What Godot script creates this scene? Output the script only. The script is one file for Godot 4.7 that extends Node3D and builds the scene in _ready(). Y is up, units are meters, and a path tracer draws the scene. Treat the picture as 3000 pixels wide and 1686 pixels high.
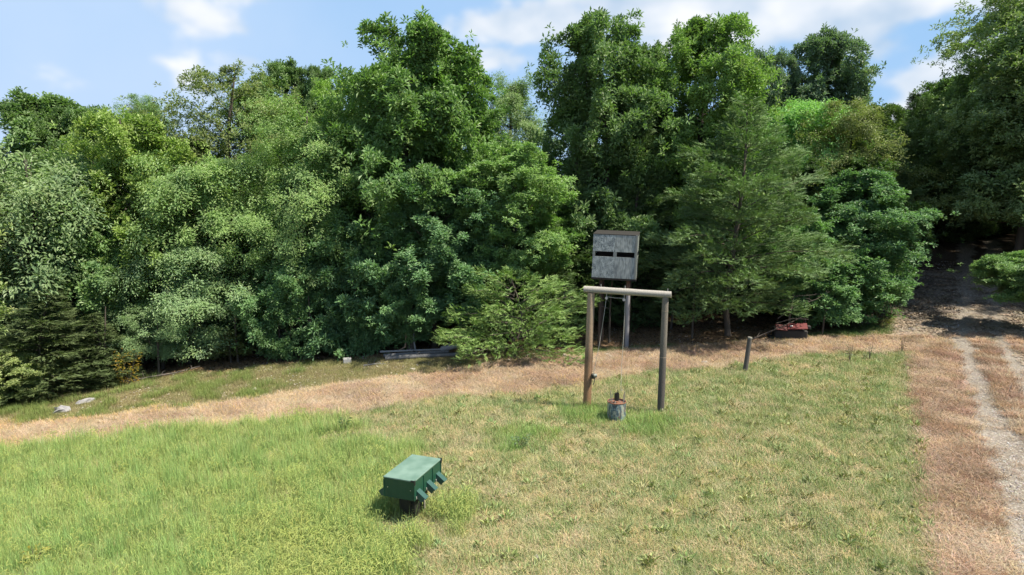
extends Node3D
# Woodland clearing seen from a raised viewpoint: meadow with a mown dead-grass band, oak, hickory and
# cedar wood edge, a raised hunting blind, a pole hoist, a game feeder, a cut-down drum and a two-rut road.

const CAM_H := 7.1
var rng := RandomNumberGenerator.new()
var noise_a := FastNoiseLite.new()
var noise_b := FastNoiseLite.new()
var noise_c := FastNoiseLite.new()
var used := {}
var mats := {}

# ------------------------------------------------------------------ naming and metas
func numbered(called: String) -> String:
	if not used.has(called):
		used[called] = 0
		return called
	used[called] += 1
	return "%s_%03d" % [called, used[called]]

func tag(o: Node3D, label := "", category := "", group := "", kind := "") -> Node3D:
	if label != "": o.set_meta("label", label)
	if category != "": o.set_meta("category", category)
	if group != "": o.set_meta("group", group)
	if kind != "": o.set_meta("kind", kind)
	return o

func thing(called: String, label: String, category: String, at := Vector3.ZERO, turn := 0.0, group := "") -> Node3D:
	var o := Node3D.new()
	o.name = numbered(called)
	add_child(o, true)
	o.position = at
	o.rotation.y = turn
	tag(o, label, category, group)
	return o

func put(called: String, mesh: Mesh, mat: Material, parent: Node3D = null) -> MeshInstance3D:
	var o := MeshInstance3D.new()
	o.mesh = mesh
	o.material_override = mat
	if parent == null:
		o.name = numbered(called)
		add_child(o, true)
	else:
		o.name = called
		parent.add_child(o, true)
	return o

# ------------------------------------------------------------------ mesh accumulation (triangle soup)
func acc() -> Dictionary:
	return {"v": PackedVector3Array(), "n": PackedVector3Array(), "c": PackedColorArray(), "u": PackedVector2Array()}

func tri(a: Dictionary, p: Vector3, q: Vector3, r: Vector3, n: Vector3, c := Color.WHITE) -> void:
	# clockwise seen from the side n points to
	if (q - p).cross(r - p).dot(n) > 0.0:
		var t := q
		q = r
		r = t
	a.v.append(p); a.v.append(q); a.v.append(r)
	a.n.append(n); a.n.append(n); a.n.append(n)
	a.c.append(c); a.c.append(c); a.c.append(c)
	a.u.append(Vector2(p.x, p.y)); a.u.append(Vector2(q.x, q.y)); a.u.append(Vector2(r.x, r.y))

func flat(a: Dictionary, p: Vector3, q: Vector3, r: Vector3, c := Color.WHITE) -> void:
	# two-sided leaf or blade: its own face normal, turned upwards
	var n := (q - p).cross(r - p).normalized()
	if n.y < 0.0: n = -n
	tri(a, p, q, r, n, c)

func quad(a: Dictionary, p: Vector3, q: Vector3, r: Vector3, s: Vector3, n: Vector3, c := Color.WHITE) -> void:
	tri(a, p, q, r, n, c)
	tri(a, p, r, s, n, c)

func mesh_of(a: Dictionary) -> ArrayMesh:
	var arrays := []
	arrays.resize(Mesh.ARRAY_MAX)
	arrays[Mesh.ARRAY_VERTEX] = a.v
	arrays[Mesh.ARRAY_NORMAL] = a.n
	if a.c.size() == a.v.size(): arrays[Mesh.ARRAY_COLOR] = a.c
	if a.u.size() == a.v.size(): arrays[Mesh.ARRAY_TEX_UV] = a.u
	var m := ArrayMesh.new()
	m.add_surface_from_arrays(Mesh.PRIMITIVE_TRIANGLES, arrays)
	return m

func stamp(a: Dictionary, t: Dictionary, xf: Transform3D, rot: Basis, c: Color) -> void:
	a.v.append_array(xf * (t.v as PackedVector3Array))
	a.n.append_array(Transform3D(rot, Vector3.ZERO) * (t.n as PackedVector3Array))
	var cc := PackedColorArray()
	cc.resize(t.v.size())
	cc.fill(c)
	a.c.append_array(cc)

# box with chamfered edges, centred at the origin of xf
func bevel_box(a: Dictionary, xf: Transform3D, size: Vector3, bevel := 0.01, c := Color.WHITE) -> void:
	var h := size * 0.5
	var b: float = min(bevel, min(h.x, min(h.y, h.z)) * 0.45)
	var axes := [Vector3.RIGHT, Vector3.UP, Vector3.BACK]
	var hs := [h.x, h.y, h.z]
	for k in 3:
		for sgn in [-1.0, 1.0]:
			var n: Vector3 = axes[k] * sgn
			var u: Vector3 = axes[(k + 1) % 3]
			var w: Vector3 = axes[(k + 2) % 3]
			var hu: float = hs[(k + 1) % 3] - b
			var hw: float = hs[(k + 2) % 3] - b
			var o: Vector3 = n * hs[k]
			quad(a, xf * (o - u * hu - w * hw), xf * (o + u * hu - w * hw), xf * (o + u * hu + w * hw), xf * (o - u * hu + w * hw), xf.basis * n, c)
			# edge between +-k and +-(k+1)
			for s2 in [-1.0, 1.0]:
				var n2: Vector3 = u * s2
				var e1: Vector3 = n * hs[k] + n2 * (hs[(k + 1) % 3] - b)
				var e2: Vector3 = n * (hs[k] - b) + n2 * hs[(k + 1) % 3]
				quad(a, xf * (e1 - w * hw), xf * (e1 + w * hw), xf * (e2 + w * hw), xf * (e2 - w * hw), (xf.basis * (n + n2)).normalized(), c)
	for sx in [-1.0, 1.0]:
		for sy in [-1.0, 1.0]:
			for sz in [-1.0, 1.0]:
				tri(a, xf * Vector3(sx * h.x, sy * (h.y - b), sz * (h.z - b)), xf * Vector3(sx * (h.x - b), sy * h.y, sz * (h.z - b)), xf * Vector3(sx * (h.x - b), sy * (h.y - b), sz * h.z), (xf.basis * Vector3(sx, sy, sz)).normalized(), c)

func boxed(at: Vector3, size: Vector3, bevel := 0.01, b := Basis()) -> ArrayMesh:
	var a := acc()
	bevel_box(a, Transform3D(b, at), size, bevel)
	return mesh_of(a)

# tube through points with a radius at each; wobble roughens the outline
func tube(a: Dictionary, pts: Array, radii: Array, sides := 8, caps := true, c := Color.WHITE, wobble := 0.0, cols := []) -> void:
	var rings := []
	var side := Vector3.ZERO
	for i in pts.size():
		var d: Vector3 = (pts[min(i + 1, pts.size() - 1)] - pts[max(i - 1, 0)]).normalized()
		if side == Vector3.ZERO:
			side = d.cross(Vector3(0.31, 0.17, 0.93)).normalized()
		side = (side - d * side.dot(d)).normalized()
		var other := d.cross(side)
		var ring := []
		for k in sides:
			var an := TAU * k / sides
			var n := side * cos(an) + other * sin(an)
			ring.append([pts[i] + n * radii[i] * (1.0 + wobble * rng.randf_range(-1, 1)), n, c if cols.is_empty() else cols[i]])
		rings.append(ring)
	for i in pts.size() - 1:
		for k in sides:
			var k2 := (k + 1) % sides
			var p: Array = rings[i][k]
			var q: Array = rings[i][k2]
			var r: Array = rings[i + 1][k2]
			var s: Array = rings[i + 1][k]
			smooth_tri(a, p, q, r, c)
			smooth_tri(a, p, r, s, c)
	if caps:
		for e in [0, pts.size() - 1]:
			var d: Vector3 = (pts[1] - pts[0]).normalized() * -1.0 if e == 0 else (pts[e] - pts[e - 1]).normalized()
			for k in sides:
				tri(a, pts[e], rings[e][k][0], rings[e][(k + 1) % sides][0], d, c)

func smooth_tri(a: Dictionary, p: Array, q: Array, r: Array, c: Color) -> void:
	var n: Vector3 = p[1] + q[1] + r[1]
	if (q[0] - p[0]).cross(r[0] - p[0]).dot(n) > 0.0:
		var t := q
		q = r
		r = t
	for w in [p, q, r]:
		a.v.append(w[0])
		a.n.append(w[1])
		a.c.append(w[2])
		a.u.append(Vector2(w[0].x, w[0].y))

func tubed(pts: Array, radii: Array, sides := 8, caps := true, wobble := 0.0) -> ArrayMesh:
	var a := acc()
	tube(a, pts, radii, sides, caps, Color.WHITE, wobble)
	return mesh_of(a)

# ------------------------------------------------------------------ colours, textures, materials
func lin(r: float, g: float, b: float) -> Color:   # a real-world (linear) colour as the sRGB value Godot wants
	return Color(r, g, b).linear_to_srgb()

func plain(key: String, c: Color, rough := 0.7, metal := 0.0) -> StandardMaterial3D:
	if mats.has(key): return mats[key]
	var m := StandardMaterial3D.new()
	m.resource_name = key
	m.albedo_color = c
	m.roughness = rough
	m.metallic = metal
	mats[key] = m
	return m

func noise_tex(seed_: int, freq: float, octaves: int, lo: Color, hi: Color, normal := false, bump := 4.0) -> NoiseTexture2D:
	var n := FastNoiseLite.new()
	n.seed = seed_
	n.frequency = freq
	n.fractal_octaves = octaves
	var t := NoiseTexture2D.new()
	t.width = 512
	t.height = 512
	t.seamless = true
	t.noise = n
	if normal:
		t.as_normal_map = true
		t.bump_strength = bump
	else:
		var g := Gradient.new()
		g.set_color(0, lo)
		g.set_color(1, hi)
		t.color_ramp = g
	return t

func worn(key: String, c: Color, tex: Texture2D, scale_: float, rough := 0.7, metal := 0.0, nrm: Texture2D = null) -> StandardMaterial3D:
	var m := plain(key, c, rough, metal)
	m.albedo_texture = tex
	m.uv1_triplanar = true
	m.uv1_scale = Vector3.ONE * scale_
	if nrm:
		m.normal_enabled = true
		m.normal_texture = nrm
		m.normal_scale = 1.0
	return m

func leafy(key: String, rough := 0.55, through := Color(0.62, 0.66, 0.34), spec := 0.45) -> StandardMaterial3D:
	var m := plain(key, Color.WHITE, rough)
	m.vertex_color_use_as_albedo = true
	m.metallic_specular = spec
	m.cull_mode = BaseMaterial3D.CULL_DISABLED
	m.backlight_enabled = true
	m.backlight = through
	return m

# weathered wood: grain lines along v, style 0 straight, 1 cathedral arches, 2 curly
func grain_image(style: int, seed_: int, dark: Color, light: Color, w := 192, hgt := 256, lines := 16.0) -> ImageTexture:
	var im := Image.create(w, hgt, false, Image.FORMAT_RGB8)
	var n := FastNoiseLite.new()
	n.seed = seed_
	n.frequency = 1.0
	n.fractal_octaves = 3
	for y in hgt:
		for x in w:
			var u := float(x) / w
			var v := float(y) / hgt
			var f: float
			if style == 0:
				f = u * lines + 1.3 * n.get_noise_2d(u * 3.0, v * 0.7)
			elif style == 1:
				f = u * lines * 0.7 + 3.6 * n.get_noise_2d(u * 2.2 + 7.0, v * 0.8) + 1.1 * n.get_noise_2d(u * 5.0, v * 2.4)
			else:
				f = u * lines * 0.4 + 7.0 * n.get_noise_2d(u * 1.9 + 3.0, v * 2.1) + 2.0 * n.get_noise_2d(u * 5.0, v * 5.0)
			var g := absf(fposmod(f, 1.0) * 2.0 - 1.0)
			g = pow(g, 0.8)
			var fine := n.get_noise_2d(u * 30.0, v * 3.0) * 0.22 + n.get_noise_2d(u * 4.0 + 40.0, v * 2.5) * 0.35
			im.set_pixel(x, y, dark.lerp(light, clampf(0.25 + 0.65 * g + fine, 0.0, 1.0)))
	return ImageTexture.create_from_image(im)

# ------------------------------------------------------------------ the lie of the land
func ss(a: float, b: float, x: float) -> float:
	return smoothstep(a, b, x)

func land(x: float, z: float) -> float:
	var s := -z
	var b := 0.05 * x - 0.02 * (sqrt(x * x + 16.0) - 4.0)
	if absf(x) > 60.0: b *= 60.0 / absf(x)
	return b + ss(8, 24, x) * ss(31, 45, s) * 2.6 + 0.05 * clampf(s - 33.0, 0.0, 60.0)

func rough(x: float, z: float) -> float:
	return land(x, z) + 0.05 * noise_b.get_noise_2d(x * 0.5, z * 0.5) + 0.02 * noise_b.get_noise_2d(x * 2.5, z * 2.5)

func P(x: float, z: float, up := 0.0) -> Vector3:
	return Vector3(x, land(x, z) + up, z)

func lookup(xs: Array, ys: Array, x: float) -> float:
	if x <= xs[0]: return ys[0] + (ys[1] - ys[0]) / (xs[1] - xs[0]) * (x - xs[0])
	for i in xs.size() - 1:
		if x <= xs[i + 1]:
			return lerpf(ys[i], ys[i + 1], (x - xs[i]) / (xs[i + 1] - xs[i]))
	return ys[-1]

const BX := [-18.8, -9.8, -4.3, 0.2, 5.2, 12.6, 17.0]
const BS := [21.3, 22.5, 23.9, 25.3, 26.4, 28.3, 28.5]
const BH := [1.6, 1.5, 2.1, 2.4, 2.1, 1.8, 1.7]
const EX := [-21.7, -18.0, -15.6, -11.0, -6.0, -0.9, 3.8, 9.4, 14.0, 16.9, 21.6, 26.0]
const ES := [26.6, 27.6, 28.9, 29.9, 29.7, 29.3, 29.0, 29.3, 30.4, 31.5, 35.2, 41.0]

enum {LUSH, FOX, MID, BAND, THIN, LITTER, STRAW, RUT, MOSS}

func rut_line(s: float) -> float:
	return 12.6 + 0.61 * (s - 16.0) + 0.07 * maxf(0.0, s - 29.0)

func zone(x: float, z: float) -> int:
	var s := -z
	var n1 := noise_a.get_noise_2d(x * 0.6, z * 0.6)
	var n2 := noise_b.get_noise_2d(x * 2.2, z * 2.2)
	var u := x - (7.7 + (s - 11.0) * 0.567) + n2 * 0.12
	var r := x - rut_line(s) + n2 * 0.22
	r += 0.28 * noise_b.get_noise_2d(x * 5.0, z * 5.0 + 40.0)
	if s < 44.0 and ((r > -0.58 and r < 0.5 + 0.6 * ss(21.0, 15.0, s)) or absf(r - 1.6) < 0.5):
		return RUT
	if absf(s - 28.9 + n2 * 0.1) < 0.14 and x > 16.8 and x < 20.4:
		return RUT
	if s > lookup(EX, ES, x) + n1 * 0.5 and r < -3.5:
		return LITTER
	if r > 2.3 + n1 * 0.6:
		return LITTER
	if s > 29.4 + n1 * 1.5 and r > -3.5:
		return LITTER
	if u > 0.0 and (s < lookup(BX, BS, x) + 1.5 + n1 or r > -2.5):
		return STRAW
	var d := s - lookup(BX, BS, x) + n1 * 0.7 + n2 * 0.5
	var hw := lookup(BX, BH, clampf(x, -18.8, 17.0))
	if absf(d) < hw:
		return BAND
	if d > 0.0:
		return THIN
	if x < -1.7 - maxf(0.0, s - 15.0) * 0.8 + n1 * 2.6 + n2 * 1.2:
		return LUSH
	if n1 > 0.34 and x > -3.0: return MOSS
	return MID

func zone_colour(q: int, x: float, z: float) -> Color:   # soil and thatch under the blades, linear
	var n := 0.5 + 0.5 * noise_b.get_noise_2d(x * 1.3 + 50.0, z * 1.3)
	match q:
		LUSH: return Color(0.15, 0.17, 0.055).lerp(Color(0.22, 0.2, 0.09), n)
		FOX: return Color(0.17, 0.17, 0.06).lerp(Color(0.24, 0.21, 0.09), n)
		MID: return Color(0.2, 0.17, 0.085).lerp(Color(0.16, 0.16, 0.06), n)
		MOSS: return Color(0.12, 0.16, 0.05)
		BAND: return Color(0.26, 0.18, 0.13).lerp(Color(0.32, 0.24, 0.175), n)
		THIN: return Color(0.17, 0.15, 0.085).lerp(Color(0.21, 0.18, 0.12), n)
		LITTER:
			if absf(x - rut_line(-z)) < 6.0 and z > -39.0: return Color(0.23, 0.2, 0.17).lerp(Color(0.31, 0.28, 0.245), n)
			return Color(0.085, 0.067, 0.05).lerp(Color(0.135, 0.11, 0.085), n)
		STRAW: return Color(0.21, 0.13, 0.09).lerp(Color(0.26, 0.18, 0.125), n)
		_: return Color(0.24, 0.215, 0.185).lerp(Color(0.36, 0.335, 0.305), n)

# ------------------------------------------------------------------ set-up: camera, sky, sun, exposure
func set_view() -> void:
	var cam := Camera3D.new()
	cam.name = "camera"
	add_child(cam)
	cam.position = Vector3(0, CAM_H, 0)
	cam.rotation_degrees = Vector3(-8.0, 0, 0)
	cam.fov = 47.6
	cam.near = 0.1
	cam.far = 1500.0
	cam.current = true
	var sun := DirectionalLight3D.new()
	sun.name = "sun"
	add_child(sun)
	sun.light_color = Color(1.0, 0.955, 0.87)
	sun.light_energy = 1.45
	sun.light_angular_distance = 2.0
	sun.shadow_enabled = true
	sun.look_at_from_position(Vector3(0.49, 0.85, 0.185) * 100.0, Vector3.ZERO, Vector3.UP)
	var e := Environment.new()
	e.background_mode = Environment.BG_SKY
	e.sky = Sky.new()
	e.sky.sky_material = make_sky()
	e.tonemap_mode = Environment.TONE_MAPPER_LINEAR
	e.tonemap_exposure = 2.4
	e.sdfgi_enabled = true
	e.ssao_enabled = true
	e.ssil_enabled = true
	var w := WorldEnvironment.new()
	w.name = "air"
	w.environment = e
	add_child(w)

func make_sky() -> PanoramaSkyMaterial:
	var w := 1536
	var hgt := 768
	var im := Image.create(w, hgt, false, Image.FORMAT_RGBF)
	var f := FastNoiseLite.new()
	f.seed = 11
	f.frequency = 1.0
	f.fractal_octaves = 6
	f.fractal_gain = 0.52
	# cloud banks: azimuth (radians right of ahead), elevation, half sizes, weight
	var banks := [
		[-0.43, 0.238, 0.10, 0.055, 1.05], [-0.39, 0.20, 0.06, 0.035, 0.9], [-0.72, 0.10, 0.30, 0.05, 0.65], [-0.27, 0.19, 0.16, 0.02, 0.5],
		[0.06, 0.247, 0.14, 0.028, 0.95], [0.2, 0.26, 0.14, 0.05, 1.0], [0.37, 0.25, 0.14, 0.08, 0.85], [0.5, 0.22, 0.15, 0.09, 1.0], [0.58, 0.16, 0.16, 0.06, 1.1],
		[0.66, 0.25, 0.1, 0.08, 1.0], [-0.02, 0.2, 0.06, 0.018, 0.6], [1.3, 0.3, 0.4, 0.15, 0.9], [-1.5, 0.35, 0.4, 0.1, 0.8], [2.4, 0.3, 0.5, 0.12, 0.9], [-2.5, 0.25, 0.5, 0.1, 0.9],
	]
	for y in hgt:
		var el := PI * (0.5 - (y + 0.5) / hgt)
		for x in w:
			var az := fposmod(TAU * (x + 0.5) / w + PI, TAU) - PI
			if el < -0.02:
				if x == 0:
					im.fill_rect(Rect2i(0, y, w, hgt - y), Color(0.13, 0.13, 0.08))
				break
			var d := Vector3(sin(az) * cos(el), sin(el), -cos(az) * cos(el))
			var c := Color(0.27, 0.49, 0.78).lerp(Color(0.1, 0.23, 0.55), ss(0.12, 1.3, el))
			# thin milky veil, thicker towards the left and low down
			var veil := clampf(0.5 - 0.5 * sin(az + 0.1) + 0.35 * f.get_noise_3dv(d * 2.2), 0.0, 1.0) * (1.0 - ss(0.2, 0.9, el))
			veil = maxf(veil, 0.85 * (1.0 - ss(0.0, 0.16, el)))
			c = c.lerp(Color(0.56, 0.68, 0.87), veil * 0.8)
			var q := Vector3(d.x, d.y * 1.9, d.z)
			var n := f.get_noise_3dv(q * 3.2) + 0.5 * f.get_noise_3dv(q * 9.0 + Vector3(3, 1, 2))
			var m := 0.0
			for b in banks:
				var da: float = (az - b[0]) / b[2]
				var de: float = (el - b[1]) / b[3]
				var g: float = da * da + de * de
				if g < 6.0:
					m = maxf(m, b[4] * exp(-0.55 * g))
			if el > 0.3:
				m = maxf(m, 0.66 * ss(0.3, 0.5, el))
			var cover := ss(0.55, 0.92, m + n * 0.9)
			var body := clampf(0.5 + 1.5 * f.get_noise_3dv(q * 4.0 + Vector3(0, 0.2, 0)) + 0.5 * n, 0.0, 1.0)
			var white := Color(0.44, 0.56, 0.71).lerp(Color(0.86, 0.87, 0.89), body)
			c = c.lerp(white, cover * 0.94)
			im.set_pixel(x, y, Color(c.r, c.g, c.b) * 0.50)
	var m := PanoramaSkyMaterial.new()
	m.panorama = ImageTexture.create_from_image(im)
	return m

# ------------------------------------------------------------------ ground
func build_ground() -> void:
	var xs := []
	var zs := []
	for x in [-600.0, -300.0, -150.0, -90.0, -60.0, -48.0, -40.0]: xs.append(x)
	var x := -34.0
	while x < 40.0:
		xs.append(x)
		x += 0.22
	for k in [44.0, 52.0, 65.0, 90.0, 150.0, 300.0, 600.0]: xs.append(k)
	for k in [-700.0, -400.0, -200.0, -120.0, -90.0, -75.0, -65.0, -58.0]: zs.append(k)
	var z := -52.0
	while z < -8.0:
		zs.append(z)
		z += 0.22
	for k in [-6.0, -3.0, 0.0, 10.0, 30.0, 100.0, 400.0]: zs.append(k)
	var v := PackedVector3Array()
	var n := PackedVector3Array()
	var c := PackedColorArray()
	var u := PackedVector2Array()
	for zz in zs:
		for xx in xs:
			var y := rough(xx, zz)
			v.append(Vector3(xx, y, zz))
			n.append(Vector3(y - rough(xx + 0.2, zz), 0.2, y - rough(xx, zz + 0.2)).normalized())
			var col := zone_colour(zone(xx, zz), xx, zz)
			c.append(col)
			u.append(Vector2(xx, zz) * 0.5)
	var idx := PackedInt32Array()
	var w := xs.size()
	for j in zs.size() - 1:
		for i in w - 1:
			var a := j * w + i
			idx.append_array(PackedInt32Array([a, a + 1, a + w, a + 1, a + w + 1, a + w]))
	var arrays := []
	arrays.resize(Mesh.ARRAY_MAX)
	arrays[Mesh.ARRAY_VERTEX] = v
	arrays[Mesh.ARRAY_NORMAL] = n
	arrays[Mesh.ARRAY_COLOR] = c
	arrays[Mesh.ARRAY_TEX_UV] = u
	arrays[Mesh.ARRAY_INDEX] = idx
	var m := ArrayMesh.new()
	m.add_surface_from_arrays(Mesh.PRIMITIVE_TRIANGLES, arrays)
	var g := plain("soil", Color.WHITE, 0.95)
	g.vertex_color_use_as_albedo = true
	g.metallic_specular = 0.2
	g.albedo_texture = noise_tex(3, 0.03, 5, Color(0.66, 0.64, 0.62), Color(1, 1, 1))
	g.uv1_scale = Vector3(1, 1, 1)
	g.normal_enabled = true
	g.normal_texture = noise_tex(4, 0.05, 5, Color.BLACK, Color.WHITE, true, 6.0)
	var o := put("ground", m, g)
	tag(o, "gently sloping meadow and woodland ground with a dead grass band and a two-rut road", "ground", "", "structure")

# ------------------------------------------------------------------ grass
func blade(a: Dictionary, at: Vector3, yaw: float, len_: float, lean: float, width: float, segs: int, c: Color) -> void:
	var d := Vector3(cos(yaw), 0, sin(yaw))
	var side := Vector3(-d.z, 0, d.x) * width * 0.5
	var p := at
	var ang := lean * 0.35
	for k in segs:
		var q := p + (d * sin(ang) + Vector3.UP * cos(ang)) * (len_ / segs)
		var w0 := 1.0 - 0.75 * float(k) / segs
		var w1 := 1.0 - 0.75 * float(k + 1) / segs
		if k == segs - 1:
			flat(a, p - side * w0, p + side * w0, q, c)
		else:
			flat(a, p - side * w0, p + side * w0, q + side * w1, c)
			flat(a, p - side * w0, q + side * w1, q - side * w1, c)
		p = q
		ang += lean * 1.3 / segs

func tint(lo := 0.75, hi := 1.3) -> Color:
	var k := rng.randf_range(lo, hi)
	return Color(k * rng.randf_range(0.92, 1.1), k, k * rng.randf_range(0.8, 1.15))

func tuft(kind: String) -> ArrayMesh:
	var a := acc()
	if kind == "short":
		for i in 60:
			var r := 0.3 * sqrt(rng.randf())
			var t := rng.randf() * TAU
			blade(a, Vector3(r * cos(t), -0.01, r * sin(t)), rng.randf() * TAU, rng.randf_range(0.08, 0.22), rng.randf_range(0.2, 1.5), rng.randf_range(0.006, 0.011), 2, tint(0.6, 1.35) if i % 4 else tint(1.0, 1.6) * Color(1.3, 0.98, 1.35))
	elif kind == "lush":
		for i in 50:
			var r := 0.27 * sqrt(rng.randf())
			var t := rng.randf() * TAU
			blade(a, Vector3(r * cos(t), -0.02, r * sin(t)), rng.randf() * TAU, rng.randf_range(0.26, 0.58), rng.randf_range(0.1, 1.15), rng.randf_range(0.007, 0.012), 3, tint(0.6, 1.4) if i % 5 else tint(1.0, 1.5) * Color(1.35, 1.0, 1.5))
	elif kind == "fox":
		for i in 16:
			var r := 0.25 * sqrt(rng.randf())
			var t := rng.randf() * TAU
			blade(a, Vector3(r * cos(t), -0.02, r * sin(t)), rng.randf() * TAU, rng.randf_range(0.25, 0.45), rng.randf_range(0.3, 1.4), rng.randf_range(0.008, 0.014), 3, tint())
		for i in 9:
			var r := 0.25 * sqrt(rng.randf())
			var t := rng.randf() * TAU
			var yaw := rng.randf_range(-0.6, 1.6)
			var d := Vector3(cos(yaw), 0, sin(yaw))
			var p := Vector3(r * cos(t), 0, r * sin(t))
			var hgt := rng.randf_range(0.34, 0.56)
			var c := Color(2.2, 1.9, 3.6) * rng.randf_range(0.85, 1.15)
			var top := p + Vector3.UP * hgt + d * 0.06
			blade(a, p, yaw, hgt * 1.02, 0.16, 0.006, 2, tint())
			var L := rng.randf_range(0.09, 0.14)
			var pts := [top - Vector3.UP * 0.02, top + d * L * 0.3 + Vector3.UP * L * 0.2, top + d * L * 0.65 + Vector3.UP * L * 0.14, top + d * L * 0.95 - Vector3.UP * L * 0.15]
			tube(a, pts, [0.0025, 0.0058, 0.0058, 0.0025], 4, false, Color(c.r, c.g, c.b))
	elif kind == "dry":
		for i in 64:
			var r := 0.32 * sqrt(rng.randf())
			var t := rng.randf() * TAU
			blade(a, Vector3(r * cos(t), rng.randf_range(0.0, 0.03), r * sin(t)), rng.randf() * TAU, rng.randf_range(0.14, 0.42), rng.randf_range(1.2, 2.1), rng.randf_range(0.006, 0.011), 3, tint(0.45, 1.6))
	elif kind == "wisp":
		for i in 26:
			var r := 0.3 * sqrt(rng.randf())
			var t := rng.randf() * TAU
			blade(a, Vector3(r * cos(t), 0, r * sin(t)), rng.randf() * TAU, rng.randf_range(0.2, 0.45), rng.randf_range(0.4, 2.1), rng.randf_range(0.005, 0.008), 3, tint(0.8, 1.35))
	elif kind == "rosette":
		for i in 16:
			var yaw := rng.randf() * TAU
			var el := rng.randf_range(0.1, 1.1)
			var d := Vector3(cos(yaw) * cos(el), sin(el), sin(yaw) * cos(el))
			leaf(a, d * rng.randf_range(0.02, 0.12), d, rng.randf_range(0.07, 0.15), rng.randf_range(0.03, 0.05), (Vector3.UP - d * d.y).normalized())
		for i in a.c.size(): a.c[i] = Color.WHITE * (0.7 + 0.6 * fposmod(floor(i / 6.0) * 0.37, 1.0))
	elif kind == "litter":
		for i in 26:
			var r := 0.4 * sqrt(rng.randf())
			var t := rng.randf() * TAU
			var p := Vector3(r * cos(t), rng.randf_range(0.005, 0.04), r * sin(t))
			var y2 := rng.randf() * TAU
			var l := Vector3(cos(y2), rng.randf_range(-0.2, 0.35), sin(y2)) * rng.randf_range(0.05, 0.1)
			var s := Vector3(-sin(y2), rng.randf_range(-0.3, 0.3), cos(y2)) * rng.randf_range(0.02, 0.04)
			var c := tint(0.5, 1.5)
			flat(a, p - l, p + s, p + l, c)
			flat(a, p - l, p - s, p + l, c)
	elif kind == "stone":
		for i in 14:
			var r := 0.4 * sqrt(rng.randf())
			var t := rng.randf() * TAU
			var s := rng.randf_range(0.012, 0.04)
			lump(a, Vector3(r * cos(t), s * 0.2, r * sin(t)), Vector3(s, s * 0.6, s), tint(0.6, 1.3))
	return mesh_of(a)

func lump(a: Dictionary, at: Vector3, size: Vector3, c := Color.WHITE) -> void:
	# a rough eight-faced stone
	var q := []
	for d in [Vector3.RIGHT, Vector3.BACK, Vector3.LEFT, Vector3.FORWARD]:
		q.append(at + (d + Vector3(rng.randf_range(-0.3, 0.3), rng.randf_range(-0.2, 0.3), rng.randf_range(-0.3, 0.3))) * size)
	var top := at + Vector3(rng.randf_range(-0.3, 0.3), 1, rng.randf_range(-0.3, 0.3)) * size
	var bot := at - Vector3(0, 0.6, 0) * size
	for k in 4:
		for e in [top, bot]:
			var p: Vector3 = q[k]
			var r: Vector3 = q[(k + 1) % 4]
			var n := (r - p).cross(e - p).normalized()
			if n.dot((p + r + e) / 3.0 - at) < 0: n = -n
			tri(a, p, r, e, n, c)

func scatter(called: String, label: String, category: String, mesh: ArrayMesh, mat: Material, spots: Array) -> void:
	var mm := MultiMesh.new()
	mm.transform_format = MultiMesh.TRANSFORM_3D
	mm.use_colors = true
	mm.mesh = mesh
	mm.instance_count = spots.size()
	for i in spots.size():
		mm.set_instance_transform(i, spots[i][0])
		mm.set_instance_color(i, spots[i][1])
	var o := MultiMeshInstance3D.new()
	o.name = numbered(called)
	o.multimesh = mm
	o.material_override = mat
	add_child(o, true)
	tag(o, label, category, "", "stuff")

func spot(x: float, z: float, size: float, high: float, c: Color, sink := 0.0) -> Array:
	var b := Basis(Vector3.UP, rng.randf() * TAU).scaled(Vector3(size, size * high, size))
	return [Transform3D(b, Vector3(x, rough(x, z) - sink, z)), c]

func vary(c: Color, k := 0.18) -> Color:
	var f := 1.0 + rng.randf_range(-k, k)
	return Color(c.r * f * (1.0 + rng.randf_range(-k, k) * 0.5), c.g * f, c.b * f * (1.0 + rng.randf_range(-k, k) * 0.6))

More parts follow.
